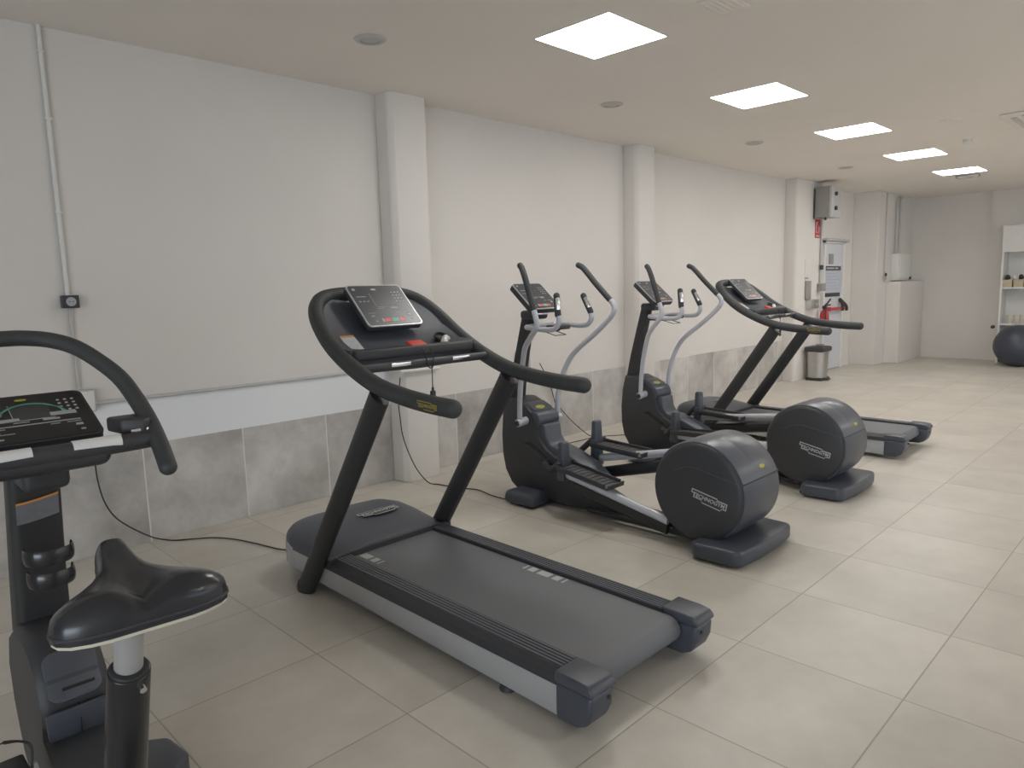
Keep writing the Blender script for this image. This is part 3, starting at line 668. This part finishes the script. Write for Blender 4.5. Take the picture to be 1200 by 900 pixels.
    # crossbar with contact plates
    b = new(); tube(b, [(-0.372, 0.225, 1.168), (0.372, 0.225, 1.168)], 0.020, 14, smooth=0); cb = obj('crossbar', b, 'black', t)
    for x in (-0.17, 0.19): obj('contact_plate', bx((x-0.055, 0.2035, 1.165), (x+0.055, 0.215, 1.184), 0.003), 'chrome', cb)
    # safety cord and clip
    b = new(); tube(b, [(-0.045, 0.205, 1.235), (-0.03, 0.20, 1.19), (-0.02, 0.20, 1.15), (0.005, 0.20, 1.145), (0.01, 0.20, 1.19), (0.005, 0.215, 1.235)], 0.003, 6)
    tube(b, [(0.0, 0.20, 1.15), (0.0, 0.20, 1.035)], 0.0025, 6, smooth=0); obj('safety_cord', b, 'cord', t)
    b = new(); box(b, (-0.013, 0.190, 0.975), (0.013, 0.21, 1.035), 0.007); cyl(b, (0, 0.20, 1.03), (0, 0.20, 1.05), 0.006, seg=10); obj('safety_clip', b, 'black', t)
    # console
    console(t, (0.0, 0.555, 1.437), (1, 0, 0), (0, 0.20, 0.195), 0.325, 0.285, 0.035, 'face', 'treadmill')
    b = new(); box(b, (-0.06, 0.60, 1.33), (0.06, 0.68, 1.42), 0.01); obj('console_bracket', b, 'black', t)
    return t
treadmill((2.07, 2.4, 0), 'treadmill nearest the camera, black with silver sides and horseshoe handrail')
treadmill((6.67, 2.79, 0), 'treadmill at the far end of the row, partly hidden behind the ellipticals')

# ================================================================== ELLIPTICAL
def elliptical(loc, label, near_pedal, far_pedal):
    t = thing('elliptical_trainer', label, 'elliptical trainer', loc, 'ellipticals between the treadmills')
    O = Vector((3.635, 2.6, 0))
    def L(p): return Vector(p)-O
    def Ls(ps): return [tuple(Vector(p)-O) for p in ps]
    # front shroud
    prof = [(3.615, 0.72), (3.645, 0.60), (3.66, 0.45), (3.655, 0.30), (3.63, 0.19), (3.57, 0.10), (3.49, 0.05), (3.30, 0.025), (2.83, 0.025), (2.64, 0.04), (2.64, 0.10), (2.83, 0.175), (3.0, 0.30), (3.12, 0.345),
            (3.22, 0.40), (3.275, 0.46), (3.295, 0.55), (3.33, 0.635), (3.40, 0.69), (3.50, 0.728)]
    prof = [(y-2.6, z) for y, z in prof]
    b = new(); n = len(prof); cyy = sum(p[0] for p in prof)/n; czz = sum(p[1] for p in prof)/n
    rings = []
    for x, s in ((-0.110, 0.94), (-0.098, 0.985), (-0.08, 1.0), (0.08, 1.0), (0.098, 0.985), (0.110, 0.94)):
        ring = []
        for (y, z) in prof:
            k = 1.0
            w = 0.80 if y < 0.35 else 1.0   # tail is narrower
            ring.append((x*w, cyy+(y-cyy)*s, max(0.02, czz+(z-czz)*s)))
        rings.append(ring)
    loft(b, rings); sh = obj('front_shroud', b, 'black', t, sharp=40)
    # wheel rim crescent on the front edge
    b = new(); arc = [(3.60-2.6, 0.36), (3.665-2.6, 0.45), (3.672-2.6, 0.33), (3.65-2.6, 0.21), (3.60-2.6, 0.12), (3.52-2.6, 0.06), (3.50-2.6, 0.12), (3.58-2.6, 0.22)]
    prism(b, arc, -0.075, 0.075, 'x', bv=0.01); obj('rim_cover', b, 'gloss', sh)
    # decorative recess plates on the flank
    for s in (-1, 1):
        b = new(); prism(b, [(3.42-2.6, 0.415), (3.36-2.6, 0.40), (3.25-2.6, 0.335), (3.20-2.6, 0.335), (3.26-2.6, 0.375), (3.36-2.6, 0.43)], s*0.106, s*0.1125, 'x'); obj('flank_vent', b, 'gloss', sh)
        b = new(); prism(b, [(3.22-2.6, 0.30), (3.12-2.6, 0.305), (3.05-2.6, 0.27), (3.10-2.6, 0.265)], s*0.106, s*0.1125, 'x'); obj('flank_vent', b, 'gloss', sh)
    # saddle-shaped cover between the arms
    b = new(); prism(b, [(0.645, 0.56), (0.63, 0.47), (0.595, 0.425), (0.45, 0.385), (0.30, 0.325), (0.18, 0.235), (0.18, 0.20), (0.45, 0.25), (0.85, 0.30), (0.85, 0.56)], -0.086, 0.086, 'x', bv=0.014, seg=3); obj('saddle_cover', b, 'graphite', t)
    b = new(); cyl(b, (-0.108, 0.738, 0.583), (0.108, 0.738, 0.583), 0.066, seg=32, bv=0.012); box(b, (-0.098, 0.74, 0.60), (0.098, 0.86, 0.665), 0.02, 3, mtx=Matrix.Translation((0, 0.74, 0.6)) @ Matrix.Rotation(0.42, 4, 'X') @ Matrix.Translation((0, -0.74, -0.6))); ph = obj('pivot_housing', b, 'graphite', t)
    b = new(); prism(b, [(0.044*math.cos(2*PI*k/20), 0.020*math.sin(2*PI*k/20)) for k in range(20)], -0.004, 0.005, 'z', mtx=frame_mtx((-0.02, 0.742, 0.668), (1, 0, 0), (0, 1, 0.42))); obj('badge', b, 'yellow', ph, label='yellow badge')
    # arms
    near = [(-0.165, 3.405, 0.575), (-0.172, 3.392, 0.73), (-0.185, 3.36, 0.90), (-0.205, 3.315, 1.035), (-0.225, 3.275, 1.11), (-0.242, 3.20, 1.188), (-0.252, 3.142, 1.25), (-0.255, 3.148, 1.315), (-0.255, 3.168, 1.37)]
    nearg = [(-0.255, 3.168, 1.37), (-0.252, 3.222, 1.526), (-0.248, 3.262, 1.62), (-0.246, 3.285, 1.65)]
    far = [(0.165, 3.345, 0.575), (0.172, 3.338, 0.743), (0.187, 3.30, 0.89), (0.205, 3.248, 1.0), (0.218, 3.185, 1.068), (0.238, 3.087, 1.148), (0.252, 2.965, 1.252), (0.258, 2.902, 1.322), (0.258, 2.902, 1.372), (0.256, 2.94, 1.415)]
    farg = [(0.256, 2.94, 1.415), (0.252, 3.05, 1.521), (0.248, 3.15, 1.625), (0.246, 3.195, 1.65)]
    # shift with x so that the pivot stays in line
    for s, arm, grip in ((-1, near, nearg), (1, far, farg)):
        A = [(x, y-2.6, z) for x, y, z in arm]; G = [(x, y-2.6, z) for x, y, z in grip]
        a = obj('swing_arm', tb(A, 0.0185, 14, smooth=5), 'arm', t, label='silver swing arm')
        d = Vector(G[1])-Vector(G[0]); e = Vector(G[0])-d.normalized()*0.01
        obj('grip', tb([e]+G[1:], 0.0205, 14, smooth=4, round_end=True), 'rubber', a)
        y = A[0][1]
        b = new(); cyl(b, (s*0.100, y-0.008, 0.58), (s*0.192, y, 0.568), 0.028, seg=20, bv=0.004); obj('pivot_sleeve', b, 'arm', a)
        b = new(); cyl(b, (s*0.192, y, 0.568), (s*0.197, y, 0.567), 0.020, seg=16); obj('pivot_cap', b, 'post', a)
    # mast
    b = new(); secs = []
    for y, z, w, d in ((3.595, 0.68, 0.050, 0.05), (3.555, 0.90, 0.044, 0.045), (3.50, 1.12, 0.040, 0.042), (3.44, 1.345, 0.038, 0.040)):
        secs.append([(p[0], y-2.6+p[1], z) for p in rrect(w*2, d*2, 0.018)])
    loft(b, secs); mst = obj('mast', b, 'post', t)
    b = new(); box(b, (-0.033, -0.004, -0.045), (0.033, 0.0, 0.045), 0.002, 1, mtx=frame_mtx((0, 3.462-2.6, 1.13), (1, 0, 0), (0, 0.24, -1)) @ Matrix.Rotation(PI/2, 4, 'X')); obj('mast_label', b, 'sticker_dim', mst, label='grey sticker')
    b = new(); box(b, (-0.1375, -0.002, 0), (0.1375, 0.0, 0.001)); b.free()
    # collar and reading tray
    b = new(); box(b, (-0.075, 3.33-2.6, 1.285), (0.075, 3.47-2.6, 1.345), 0.02, 3); obj('collar', b, 'black', t)
    b = new(); box(b, (-0.06, 3.22-2.6, 1.20), (0.075, 3.42-2.6, 1.225), 0.008); box(b, (-0.035, 3.15-2.6, 1.215), (0.10, 3.26-2.6, 1.245), 0.008); obj('tray', b, 'black', t)
    b = new(); tube(b, [(-0.05, 3.25-2.6, 1.20), (-0.05, 3.16-2.6, 1.178), (0.06, 3.16-2.6, 1.178), (0.06, 3.25-2.6, 1.20)], 0.003, 6, smooth=0); obj('wire_holder', b, 'post', t)
    b = new(); box(b, (-0.05, 3.31-2.6, 1.315), (0.05, 3.36-2.6, 1.332), 0.004); obj('collar_trim', b, 'chrome', t)
    # fixed handlebar, one tube bent on both sides
    for s in (-1, 1):
        P = [(0.0, 3.42-2.6, 1.235), (s*0.12, 3.41-2.6, 1.237), (s*0.205, 3.385-2.6, 1.240), (s*0.238, 3.31-2.6, 1.238), (s*0.238, 3.19-2.6, 1.230), (s*0.236, 3.11-2.6, 1.240), (s*0.234, 3.075-2.6, 1.285), (s*0.232, 3.085-2.6, 1.335)]
        if s < 0: P = [(x, y-0.11*min(1, abs(x)/0.2), z) for x, y, z in P]
        a = obj('fixed_handlebar', tb(P, 0.0175, 14, smooth=5), 'arm', t, label='silver fixed handlebar')
        q = Vector(P[-1]); d = Vector((-s*0.10, 0.45, 0.95)).normalized()
        if s < 0: d = Vector((0.05, 0.12, 1)).normalized()
        obj('sensor_grip', tb([q-d*0.01, q+d*0.05, q+d*0.115], 0.021, 14, smooth=2, round_end=True), 'rubber', a)
        b = new(); cyl(b, q+d*0.022+Vector((-0.006, -0.011, 0)), q+d*0.100+Vector((-0.006, -0.011, 0)), 0.0155, seg=14, bv=0.003); obj('contact_plate', b, 'chrome', a)
    console(t, (0.0, 3.372-2.6, 1.446), (1, 0, 0), (0, 0.20, 0.175), 0.29, 0.265, 0.045, 'face', 'elliptical')
    # drum (flywheel housing)
    yc, zc, r = 1.99-2.6, 0.345, 0.283
    b = new(); lathe(b, [(0.05, -0.222), (r-0.03, -0.222), (r-0.012, -0.214), (r, -0.198), (r+0.004, -0.10), (r+0.006, 0.0), (r+0.004, 0.10), (r, 0.198), (r-0.012, 0.214), (r-0.03, 0.222), (0.05, 0.222)], c=(0, yc, zc), seg=72, axis='x')
    drum = obj('flywheel_housing', b, 'black', t, sharp=50)
    # outer shells: upper (above the seam) and rear lower
    def shell(a0, a1, x0, x1, rr, n=26, th=0.006):
        b = new(); rings = []
        for k in range(n+1):
            a = math.radians(a0+(a1-a0)*k/n)
            ring = []
            for (x, q) in ((x0, rr-th*1.4), (x0, rr-0.002), (x0+0.012, rr+th*0.5), ((x0+x1)/2, rr+th), (x1-0.012, rr+th*0.5), (x1, rr-0.002), (x1, rr-th*1.4)):
                ring.append((x, yc+q*math.cos(a), zc+q*math.sin(a)))
            rings.append(ring)
        return loft(b, rings)
    obj('upper_shell', shell(38, 161.5, -0.205, 0.205, r+0.003, th=0.006), 'shell', drum)
    obj('rear_shell', shell(163.0, 232, -0.208, 0.208, r+0.002, th=0.007), 'graphite', drum)
    obj('top_insert', shell(100, 156, -0.05, 0.15, r+0.008, th=0.004), 'shell', drum)
    bb = frame_mtx((0.035, yc-math.cos(math.radians(29))*(r+0.0115), zc+math.sin(math.radians(29))*(r+0.0135)), (1, 0, 0), (0, math.sin(math.radians(29)), math.cos(math.radians(29))))
    b = new(); prism(b, [(0.030*math.cos(2*PI*k/20), 0.011*math.sin(2*PI*k/20)) for k in range(20)], -0.004, 0.003, 'z', mtx=bb); obj('badge', b, 'yellow', drum, label='yellow badge')
    for s in (-1, 1):
        seam = [(2.135, 0.450), (2.108, 0.463), (2.070, 0.478), (2.037, 0.485), (2.0, 0.486), (1.968, 0.481), (1.90, 0.467), (1.839, 0.453), (1.735, 0.432)]
        obj('seam_line', tb([(s*0.2225, y-2.6, z) for y, z in seam], 0.0022, 6, smooth=3), 'graphite', drum)
        lm = frame_mtx((s*0.2225, 1.91-2.6, 0.318), (0, s*0.225, s*0.045) if s > 0 else (0, -0.225, -0.05), (0, 0.045*0, 1))
        logo(drum, lm, 0.215, 'print', 'black')
    # base: rear plate, beam, front foot
    b = new(); prism(b, [(-0.335, -0.665), (-0.325, -0.895), (-0.305, -0.925), (-0.12, -0.948), (0.12, -0.948), (0.305, -0.925), (0.325, -0.895), (0.335, -0.665), (0.30, -0.63), (-0.30, -0.63)], 0.012, 0.098, 'z', bv=0.018, seg=3)
    obj('rear_base', b, 'graphite', t)
    b = new(); box(b, (-0.24, 1.75-2.6, 0.0), (0.24, 2.0-2.6, 0.014), 0.003); obj('base_pad', b, 'rubber', t)
    b = new(); box(b, (-0.06, 1.95-2.6, 0.03), (0.06, 3.4-2.6, 0.085), 0.006); box(b, (-0.13, 2.02-2.6, 0.035), (-0.085, 2.85-2.6, 0.06), 0.004); box(b, (0.085, 2.02-2.6, 0.035), (0.13, 2.85-2.6, 0.06), 0.004); obj('base_beam', b, 'post', t)
    b = new(); box(b, (-0.275, 3.20-2.6, 0.012), (0.275, 3.49-2.6, 0.098), 0.028, 4, taper=(0.96, 0.9)); obj('front_foot', b, 'graphite', t)
    b = new(); box(b, (-0.24, 3.24-2.6, 0.0), (0.24, 3.45-2.6, 0.014), 0.003); obj('base_pad', b, 'rubber', t)
    # pedals: footplate tray + upright stem + silver rail to the crank
    for s, (ys, z0, z1, yr, zr) in ((-1, near_pedal), (1, far_pedal)):
        # ys: y of stem; z0 rail height at stem; z1 footplate height; (yr,zr): where the rail meets the drum
        x = s*0.185
        pd = Vector((0, yr-ys, zr-z0)); 
        b = new(); tube(b, [(x, ys-2.6+0.01, z0), (x, yr-2.6, zr)], 1.0, 12, smooth=0, oval=(0.022, 0.026), side=(1, 0, 0)); rl = obj('pedal_rail', b, 'arm', t, label='silver pedal rail')
        sl = (zr-z0)/(yr-ys)
        tilt = sl*0.8 if s < 0 else 0.05
        m0 = Matrix.Translation((x, ys-2.6, z1)) @ Matrix.Rotation(math.atan(tilt), 4, 'X')
        b = new()
        box(b, (-0.085, -0.42, -0.018), (0.085, 0.0, 0.0), 0.010, 2, mtx=m0)
        for xs in (-0.088, 0.076): box(b, (xs, -0.40, -0.01), (xs+0.012, 0.0, 0.020), 0.005, 2, mtx=m0)
        box(b, (-0.085, -0.012, -0.01), (0.085, 0.0, 0.034), 0.005, 2, mtx=m0)
        box(b, (-0.08, -0.43, -0.01), (0.08, -0.418, 0.020), 0.004, 2, mtx=m0)
        fp = obj('footplate', b, 'black', t)
        b = new()
        for k in range(9): box(b, (-0.062, -0.37+k*0.04, 0.0), (0.062, -0.352+k*0.04, 0.005), 0.002, 1, mtx=m0)
        obj('tread', b, 'tread', fp)
        b = new(); box(b, (x-0.045, ys-2.6-0.03, z0-0.05), (x+0.045, ys-2.6+0.035, z1+0.16), 0.014, 3, taper=(0.75, 0.7)); obj('stem', b, 'graphite', t)
        # link from the stem into the shroud
        tgt = (s*0.12, 3.22-2.6, 0.30)
        obj('link', tb([(x, ys-2.6, z1+0.05), (x-s*0.01, ys-2.6+0.09, z1-0.03), (s*0.14, 3.16-2.6, 0.30+0.02*s), tgt], 0.022, 10, smooth=4), 'black', t)
        # black crank arm lower rail
        b = new(); tube(b, [(x*0.85, ys-2.6-0.05, max(0.10, z0-0.09)), (x*0.85, yr-2.6+0.02, max(0.07, zr-0.075))], 1.0, 8, smooth=0, oval=(0.020, 0.040), side=(1, 0, 0)); obj('crank_arm', b, 'post', t)
        b = new(); box(b, (x-0.035, yr-2.6+0.28, (zr+(ys-yr)*0-0.02)), (x+0.03, yr-2.6+0.36, zr+0.05), 0.01); b.free()
    return t
elliptical((3.635, 2.6, 0), 'elliptical trainer beside the nearest treadmill, its drum in full view',
           (2.985, 0.285, 0.335, 2.19, 0.13), (3.0, 0.31, 0.42, 2.3, 0.46))
elliptical((5.135, 2.625, 0), 'elliptical trainer further back, standing beside the far treadmill',
           (3.05, 0.27, 0.31, 2.2, 0.30), (3.05, 0.37, 0.43, 2.25, 0.46))

# ================================================================== EXERCISE BIKE
def bike():
    t = thing('exercise_bike', 'black upright exercise bike cropped at the left edge of the photo', 'exercise bike', (0.40, 1.9, 0))
    O = Vector((0.40, 1.9, 0))
    def K(ps): return [tuple(Vector(p)-O) for p in ps]
    # saddle: two rear lobes, central groove, slim raised nose
    VT = [(0, 0.070), (0.015, 0.100), (0.05, 0.130), (0.10, 0.148), (0.17, 0.155), (0.25, 0.150), (0.33, 0.132), (0.42, 0.103), (0.52, 0.075), (0.62, 0.056), (0.72, 0.044), (0.82, 0.038), (0.90, 0.035), (0.95, 0.029), (0.985, 0.018), (1.0, 0.006)]
    def crown(x, v, hw):
        """height of the upholstery over the rim at across-fraction x/hw"""
        q = min(1.0, abs(x)/hw)
        prof = (1-q**3.2)**0.55
        base = 0.040+0.012*math.exp(-((v-0.12)/0.16)**2)*math.sin(min(1, q/0.75)*PI/1.6)
        base += 0.016*max(0, (v-0.66)/0.34)**0.8
        groove = 0.026*math.exp(-(x/0.028)**2)*(1/(1+math.exp((v-0.42)/0.06)))
        end = min(1.0, (v+0.02)/0.10)**0.5*min(1.0, (1.02-v)/0.10)**0.5
        return (base-groove)*prof*end
    Ls_ = 0.345; NX = 17
    top, rim, low = [], [], []
    for v, hw in VT:
        y = -0.17+Ls_*v
        lift = 0.018*max(0, (v-0.6)/0.4)
        row = []
        for k in range(NX):
            x = hw*math.sin(PI/2*(-1+2*k/(NX-1)))
            row.append((x, y, lift+crown(x, v, hw)))
        top.append(row)
    b = new(); V = [[b.verts.new(p) for p in row] for row in top]
    for i in range(len(V)-1):
        for k in range(NX-1): b.faces.new([V[i][k], V[i][k+1], V[i+1][k+1], V[i+1][k]])
    edge = [(v_.co.copy()) for v_ in V[0]]+[V[i][-1].co.copy() for i in range(1, len(V))]+[v_.co.copy() for v_ in reversed(V[-1][:-1])]+[V[i][0].co.copy() for i in range(len(V)-2, 0, -1)]
    ev = V[0]+[V[i][-1] for i in range(1, len(V))]+list(reversed(V[-1][:-1]))+[V[i][0] for i in range(len(V)-2, 0, -1)]
    cen = Vector((0, 0.0, 0))
    def ringat(sc, dz):
        return [(e.x*sc, (e.y+0.02)*sc-0.02, (0.018*max(0, ((e.y+0.17)/Ls_-0.6)/0.4))+dz) for e in edge]
    rings = [ev]+[[b.verts.new(p) for p in ringat(sc, dz)] for sc, dz in ((1.01, -0.012), (1.0, -0.024))]
    for i in range(len(rings)-1):
        m_ = len(ev)
        for k in range(m_): b.faces.new([rings[i][k], rings[i][(k+1) % m_], rings[i+1][(k+1) % m_], rings[i+1][k]])
    b.faces.new(rings[-1])
    m = Matrix.Translation((0.012, 1.53-1.9, 0.919)) @ Matrix.Rotation(math.radians(-4.5), 4, 'Z')
    bmesh.ops.transform(b, matrix=m, verts=b.verts); sd = obj('saddle', b, 'vinyl', t, sharp=70)
    b = new(); loft(b, [ringat(0.985, -0.031), ringat(0.99, -0.027), ringat(0.985, -0.0235)]); bmesh.ops.transform(b, matrix=m, verts=b.verts); obj('saddle_base', b, 'cream', sd, label='cream underside edge')
    b = new(); loft(b, [ringat(1.012, -0.015), ringat(1.022, -0.012), ringat(1.012, -0.009)]); bmesh.ops.transform(b, matrix=m, verts=b.verts); obj('piping', b, 'black', sd)
    # post and sleeve
    obj('seat_post', cy((0, 1.50-1.9, 0.892), (0, 1.565-1.9, 0.69), 0.0275, seg=28), 'silver', t, label='silver seat post')
    b = new(); p0, p1 = Vector((0, 1.545-1.9, 0.742)), Vector((0, 1.78-1.9, 0.0+0.12))
    cyl(b, p0, p1, 0.041, 0.046, 32, 0.004); sl = obj('seat_tube', b, 'gloss', t)
    b = new(); cyl(b, p0+(p0-p1).normalized()*-0.004, p0+(p0-p1).normalized()*0.006, 0.0385, 0.036, 28, 0.002); obj('collar', b, 'post', sl)
    obj('adjuster', cy((0.012, 1.530-1.9, 0.712), (0.012, 1.505-1.9, 0.704), 0.007, seg=14), 'chrome', sl)
    # body shroud
    prof = [(2.31, 0.61), (2.40, 0.56), (2.45, 0.46), (2.44, 0.34), (2.38, 0.20), (2.26, 0.11), (1.80, 0.10), (1.72, 0.16), (1.80, 0.26), (1.96, 0.34), (2.055, 0.375), (2.035, 0.455), (2.055, 0.53), (2.11, 0.59), (2.18, 0.615)]
    b = new(); cyy, czz = 2.2, 0.38; rings = []
    for x, s in ((-0.080, 0.93), (-0.070, 0.98), (-0.055, 1.0), (0.055, 1.0), (0.070, 0.98), (0.080, 0.93)):
        rings.append([(x, cyy+(y-cyy)*s-1.9, czz+(z-czz)*s) for y, z in prof])
    loft(b, rings); bd = obj('body_shroud', b, 'black', t, sharp=40)
    b = new(); prism(b, [(-0.072, 0), (0.072, 0), (0.078, 0.085), (-0.078, 0.085)], 0.0, 0.010, 'z', bv=0.004, mtx=frame_mtx((0, 2.040-1.9, 0.382), (1, 0, 0), (0, -0.02, 0.08))); obj('rear_panel', b, 'graphite', bd)
    b = new(); prism(b, rrect(0.125, 0.13, 0.028), 0.0, 0.010, 'z', bv=0.004, mtx=frame_mtx((0, 2.068-1.9, 0.530), (1, 0, 0), (0, 0.075, 0.135))); obj('cover_panel', b, 'graphite', bd)
    b = new(); box(b, (-0.045, -0.004, 0.0), (0.03, 0.004, 0.004), 0.001, 1, mtx=frame_mtx((0.015, 2.052-1.9, 0.500), (1, 0, 0), (0, 0.075, 0.135)) @ Matrix.Translation((0, 0, 0.010))); obj('cover_slot', b, 'gloss', bd)
    obj('panel_seam', bx((-0.001, 2.018-1.9, 0.385), (0.001, 2.03-1.9, 0.465)), 'gloss', bd)
    # lower frame and stabilisers
    b = new(); prism(b, [(-0.30, 2.30-1.9), (-0.26, 2.18-1.9), (-0.1, 2.12-1.9), (0.1, 2.12-1.9), (0.26, 2.14-1.9), (0.315, 2.20-1.9), (0.30, 2.33-1.9), (0.20, 2.40-1.9), (-0.2, 2.40-1.9)], 0.01, 0.085, 'z', bv=0.02, seg=3); obj('front_base', b, 'graphite', t)
    b = new(); box(b, (-0.26, 1.28-1.9, 0.0), (0.26, 1.37-1.9, 0.07), 0.02, 3); obj('rear_base', b, 'graphite', t)
    b = new(); box(b, (-0.045, 1.30-1.9, 0.03), (0.045, 2.3-1.9, 0.15), 0.015, 2); obj('frame_beam', b, 'post', t)
    # cranks and pedals
    for s, dy, dz in ((-1, 0.04, 0.13), (1, -0.04, -0.13)):
        b = new(); tube(b, [(s*0.095, 1.97-1.9, 0.23), (s*0.12, 1.97-1.9+dy, 0.23+dz)], 0.014, 10, smooth=0); ck = obj('crank', b, 'silver', t)
        b = new(); box(b, (s*0.175-0.05, 1.97-1.9+dy-0.05, 0.23+dz-0.012), (s*0.175+0.05, 1.97-1.9+dy+0.05, 0.23+dz+0.012), 0.006); pdl = obj('pedal', b, 'black', t)
        b = new(); pc = (s*0.175, 1.97-1.9+dy, 0.23+dz)
        tube(b, [(pc[0]-0.055, pc[1]-0.02, pc[2]), (pc[0]-0.060, pc[1]+0.02, pc[2]+0.045), (pc[0], pc[1]+0.03, pc[2]+0.068), (pc[0]+0.060, pc[1]+0.02, pc[2]+0.045), (pc[0]+0.055, pc[1]-0.02, pc[2])], 1.0, 8, smooth=5, oval=(0.003, 0.016), side=(1, 0, 0))
        obj('pedal_strap', b, 'rubber', pdl)
    # mast
    b = new(); secs = []
    for y, z, w, d in ((2.37, 0.56, 0.066, 0.06), (2.335, 0.75, 0.064, 0.05), (2.29, 0.93, 0.062, 0.045), (2.25, 1.10, 0.060, 0.042)):
        secs.append([(p[0], y-1.9+p[1], z) for p in rrect(w*2, d*2, 0.022)])
    loft(b, secs); ms = obj('mast', b, 'post', t)
    yb = lambda z: 2.29-(z-0.93)*0.24-0.05-1.9
    b = new(); v = []
    rows = 2
    for i in range(9):
        x = -0.050+0.1*i/8; c = -0.006*(1-((i-4)/4)**2)
        for z in (0.905, 0.962): v.append(b.verts.new((x, yb(z)-0.002+c*0, z+0.014*((i/8)**1.6))))
    for i in range(8): b.faces.new([v[2*i], v[2*i+2], v[2*i+3], v[2*i+1]])
    ml = obj('mast_label', b, 'sticker_dim', ms, label='grey sticker with orange edge')
    b = new(); v = []
    for i in range(9):
        x = -0.050+0.1*i/8
        for z in (0.962, 0.968): v.append(b.verts.new((x, yb(z)-0.003, z+0.014*((i/8)**1.6))))
    for i in range(8): b.faces.new([v[2*i], v[2*i+2], v[2*i+3], v[2*i+1]])
    obj('sticker_band', b, 'orange', ml)
    # bottle holder: two hoops and a back
    for z, rr in ((0.828, 0.056), (0.765, 0.053)):
        b = new(); c = Vector((0.004, 2.19-1.9, z)); P = []
        for k in range(-1, 14):
            a = math.radians(-50+280*k/13-0)
            a = math.radians(170+200*k/13)
            P.append(c+Vector((rr*math.cos(a), rr*math.sin(a)*0.95, 0)))
        tube(b, P, 1.0, 8, smooth=2, oval=(0.021, 0.004), side=(0, 0, 1)); obj('bottle_holder', b, 'gloss', t)
    # handle block under the console
    b = new(); box(b, (-0.050, 2.10-1.9, 1.015), (0.058, 2.29-1.9, 1.13), 0.02, 3); obj('neck', b, 'black', t)
    # cross handle with contact plates
    b = new(); tube(b, [(-0.245, 2.01-1.9, 1.128), (-0.13, 2.0-1.9, 1.128), (0.13, 2.0-1.9, 1.128), (0.245, 2.01-1.9, 1.128)], 1.0, 16, smooth=3, oval=(0.022, 0.024), side=(0, 1, 0)); cb = obj('crossbar', b, 'black', t)
    b = new(); box(b, (-0.132, 1.984-1.9, 1.080), (0.132, 2.14-1.9, 1.142), 0.028, 5); obj('console_base', b, 'black', t)
    for x in (-0.098, 0.098):
        b = new(); tube(b, [(x-0.055, 1.997-1.9, 1.1355), (x+0.055, 1.997-1.9, 1.1355)], 1.0, 16, smooth=0, oval=(0.0195, 0.0190), side=(0, 1, 0)); obj('contact_plate', b, 'sensor', cb)
    # loop handlebar
    half = [(0.233, 1.905, 1.065), (0.242, 1.98, 1.115), (0.243, 2.05, 1.170), (0.238, 2.13, 1.227), (0.222, 2.20, 1.283), (0.185, 2.28, 1.336), (0.147, 2.34, 1.371), (0.10, 2.39, 1.390), (0.045, 2.41, 1.398)]
    P = [(x, y-1.9, z) for x, y, z in half]+[(0, 2.412-1.9, 1.399)]+[(-x, y-1.9, z) for x, y, z in reversed(half)]
    obj('handlebar', tb(P, 0.0225, 16, smooth=4, round_end=True), 'rubber', t)
    for s in (-1, 1):
        b = new(); prism(b, [(s*0.155, 2.12-1.9), (s*0.24, 2.12-1.9), (s*0.24, 2.02-1.9), (s*0.215, 2.0-1.9), (s*0.165, 2.03-1.9)], 1.145, 1.185, 'z', bv=0.008); obj('elbow_rest', b, 'black', t)
        obj('rest_plate', bx((s*0.205-0.022, 2.005-1.9, 1.150), (s*0.205+0.022, 2.012-1.9, 1.160), 0.002), 'chrome', t)
    console(t, (0.0, 2.155-1.9, 1.203), (1, 0, 0), (0, 0.19, 0.085), 0.27, 0.235, 0.04, 'face_dark', 'bike')
bike()

# ================================================================== CORDS
def cord(label, pts, r=0.0042, smooth=6):
    o = Vector(pts[0])
    c = obj('power_cord', tb([tuple(Vector(p)-o) for p in pts], r, 8, smooth=smooth), 'cord', None, o)
    tag(c, label, 'cord', 'black power cords')
cord('black cord dropping behind the bike and running over the floor to the nearest treadmill',
     [(1.12, 4.595, 0.86), (1.125, 4.59, 0.57), (1.128, 4.58, 0.442), (1.152, 4.57, 0.307), (1.215, 4.565, 0.19), (1.36, 4.55, 0.06), (1.47, 4.52, 0.008), (1.56, 4.44, 0.008), (1.672, 4.353, 0.008), (1.749, 4.217, 0.008), (1.803, 4.041, 0.008), (1.86, 3.80, 0.012), (1.9, 3.59, 0.06)])
cord('black cord dropping beside the first pillar and running to the nearer elliptical',
     [(3.19, 4.40, 0.85), (3.165, 4.4, 0.671), (3.165, 4.39, 0.538), (3.181, 4.39, 0.402), (3.225, 4.385, 0.259), (3.29, 4.37, 0.11), (3.343, 4.30, 0.008), (3.36, 4.193, 0.008), (3.401, 3.984, 0.008), (3.453, 3.849, 0.008), (3.42, 3.662, 0.008), (3.39, 3.471, 0.02)])
cord('short black cord hanging on the wall behind the swing arms of the nearer elliptical',
     [(4.98, 4.598, 0.78), (5.06, 4.59, 0.654), (5.125, 4.59, 0.538), (5.178, 4.59, 0.387), (5.21, 4.585, 0.33)])
cord('black cord running down from the wall across to the second elliptical',
     [(5.21, 4.585, 0.34), (5.27, 4.585, 0.29), (5.40, 4.575, 0.165), (5.48, 4.50, 0.06), (5.49, 4.39, 0.008), (5.50, 4.27, 0.008), (5.46, 4.10, 0.008), (5.41, 3.90, 0.008), (5.33, 3.70, 0.012)])
cord('thin black cord lying on the floor beneath the wall behind the ellipticals',
     [(4.98, 4.42, 0.006), (5.057, 4.363, 0.006), (5.266, 4.343, 0.006), (5.47, 4.30, 0.014), (5.686, 4.20, 0.006), (5.85, 4.10, 0.006)], r=0.0035)
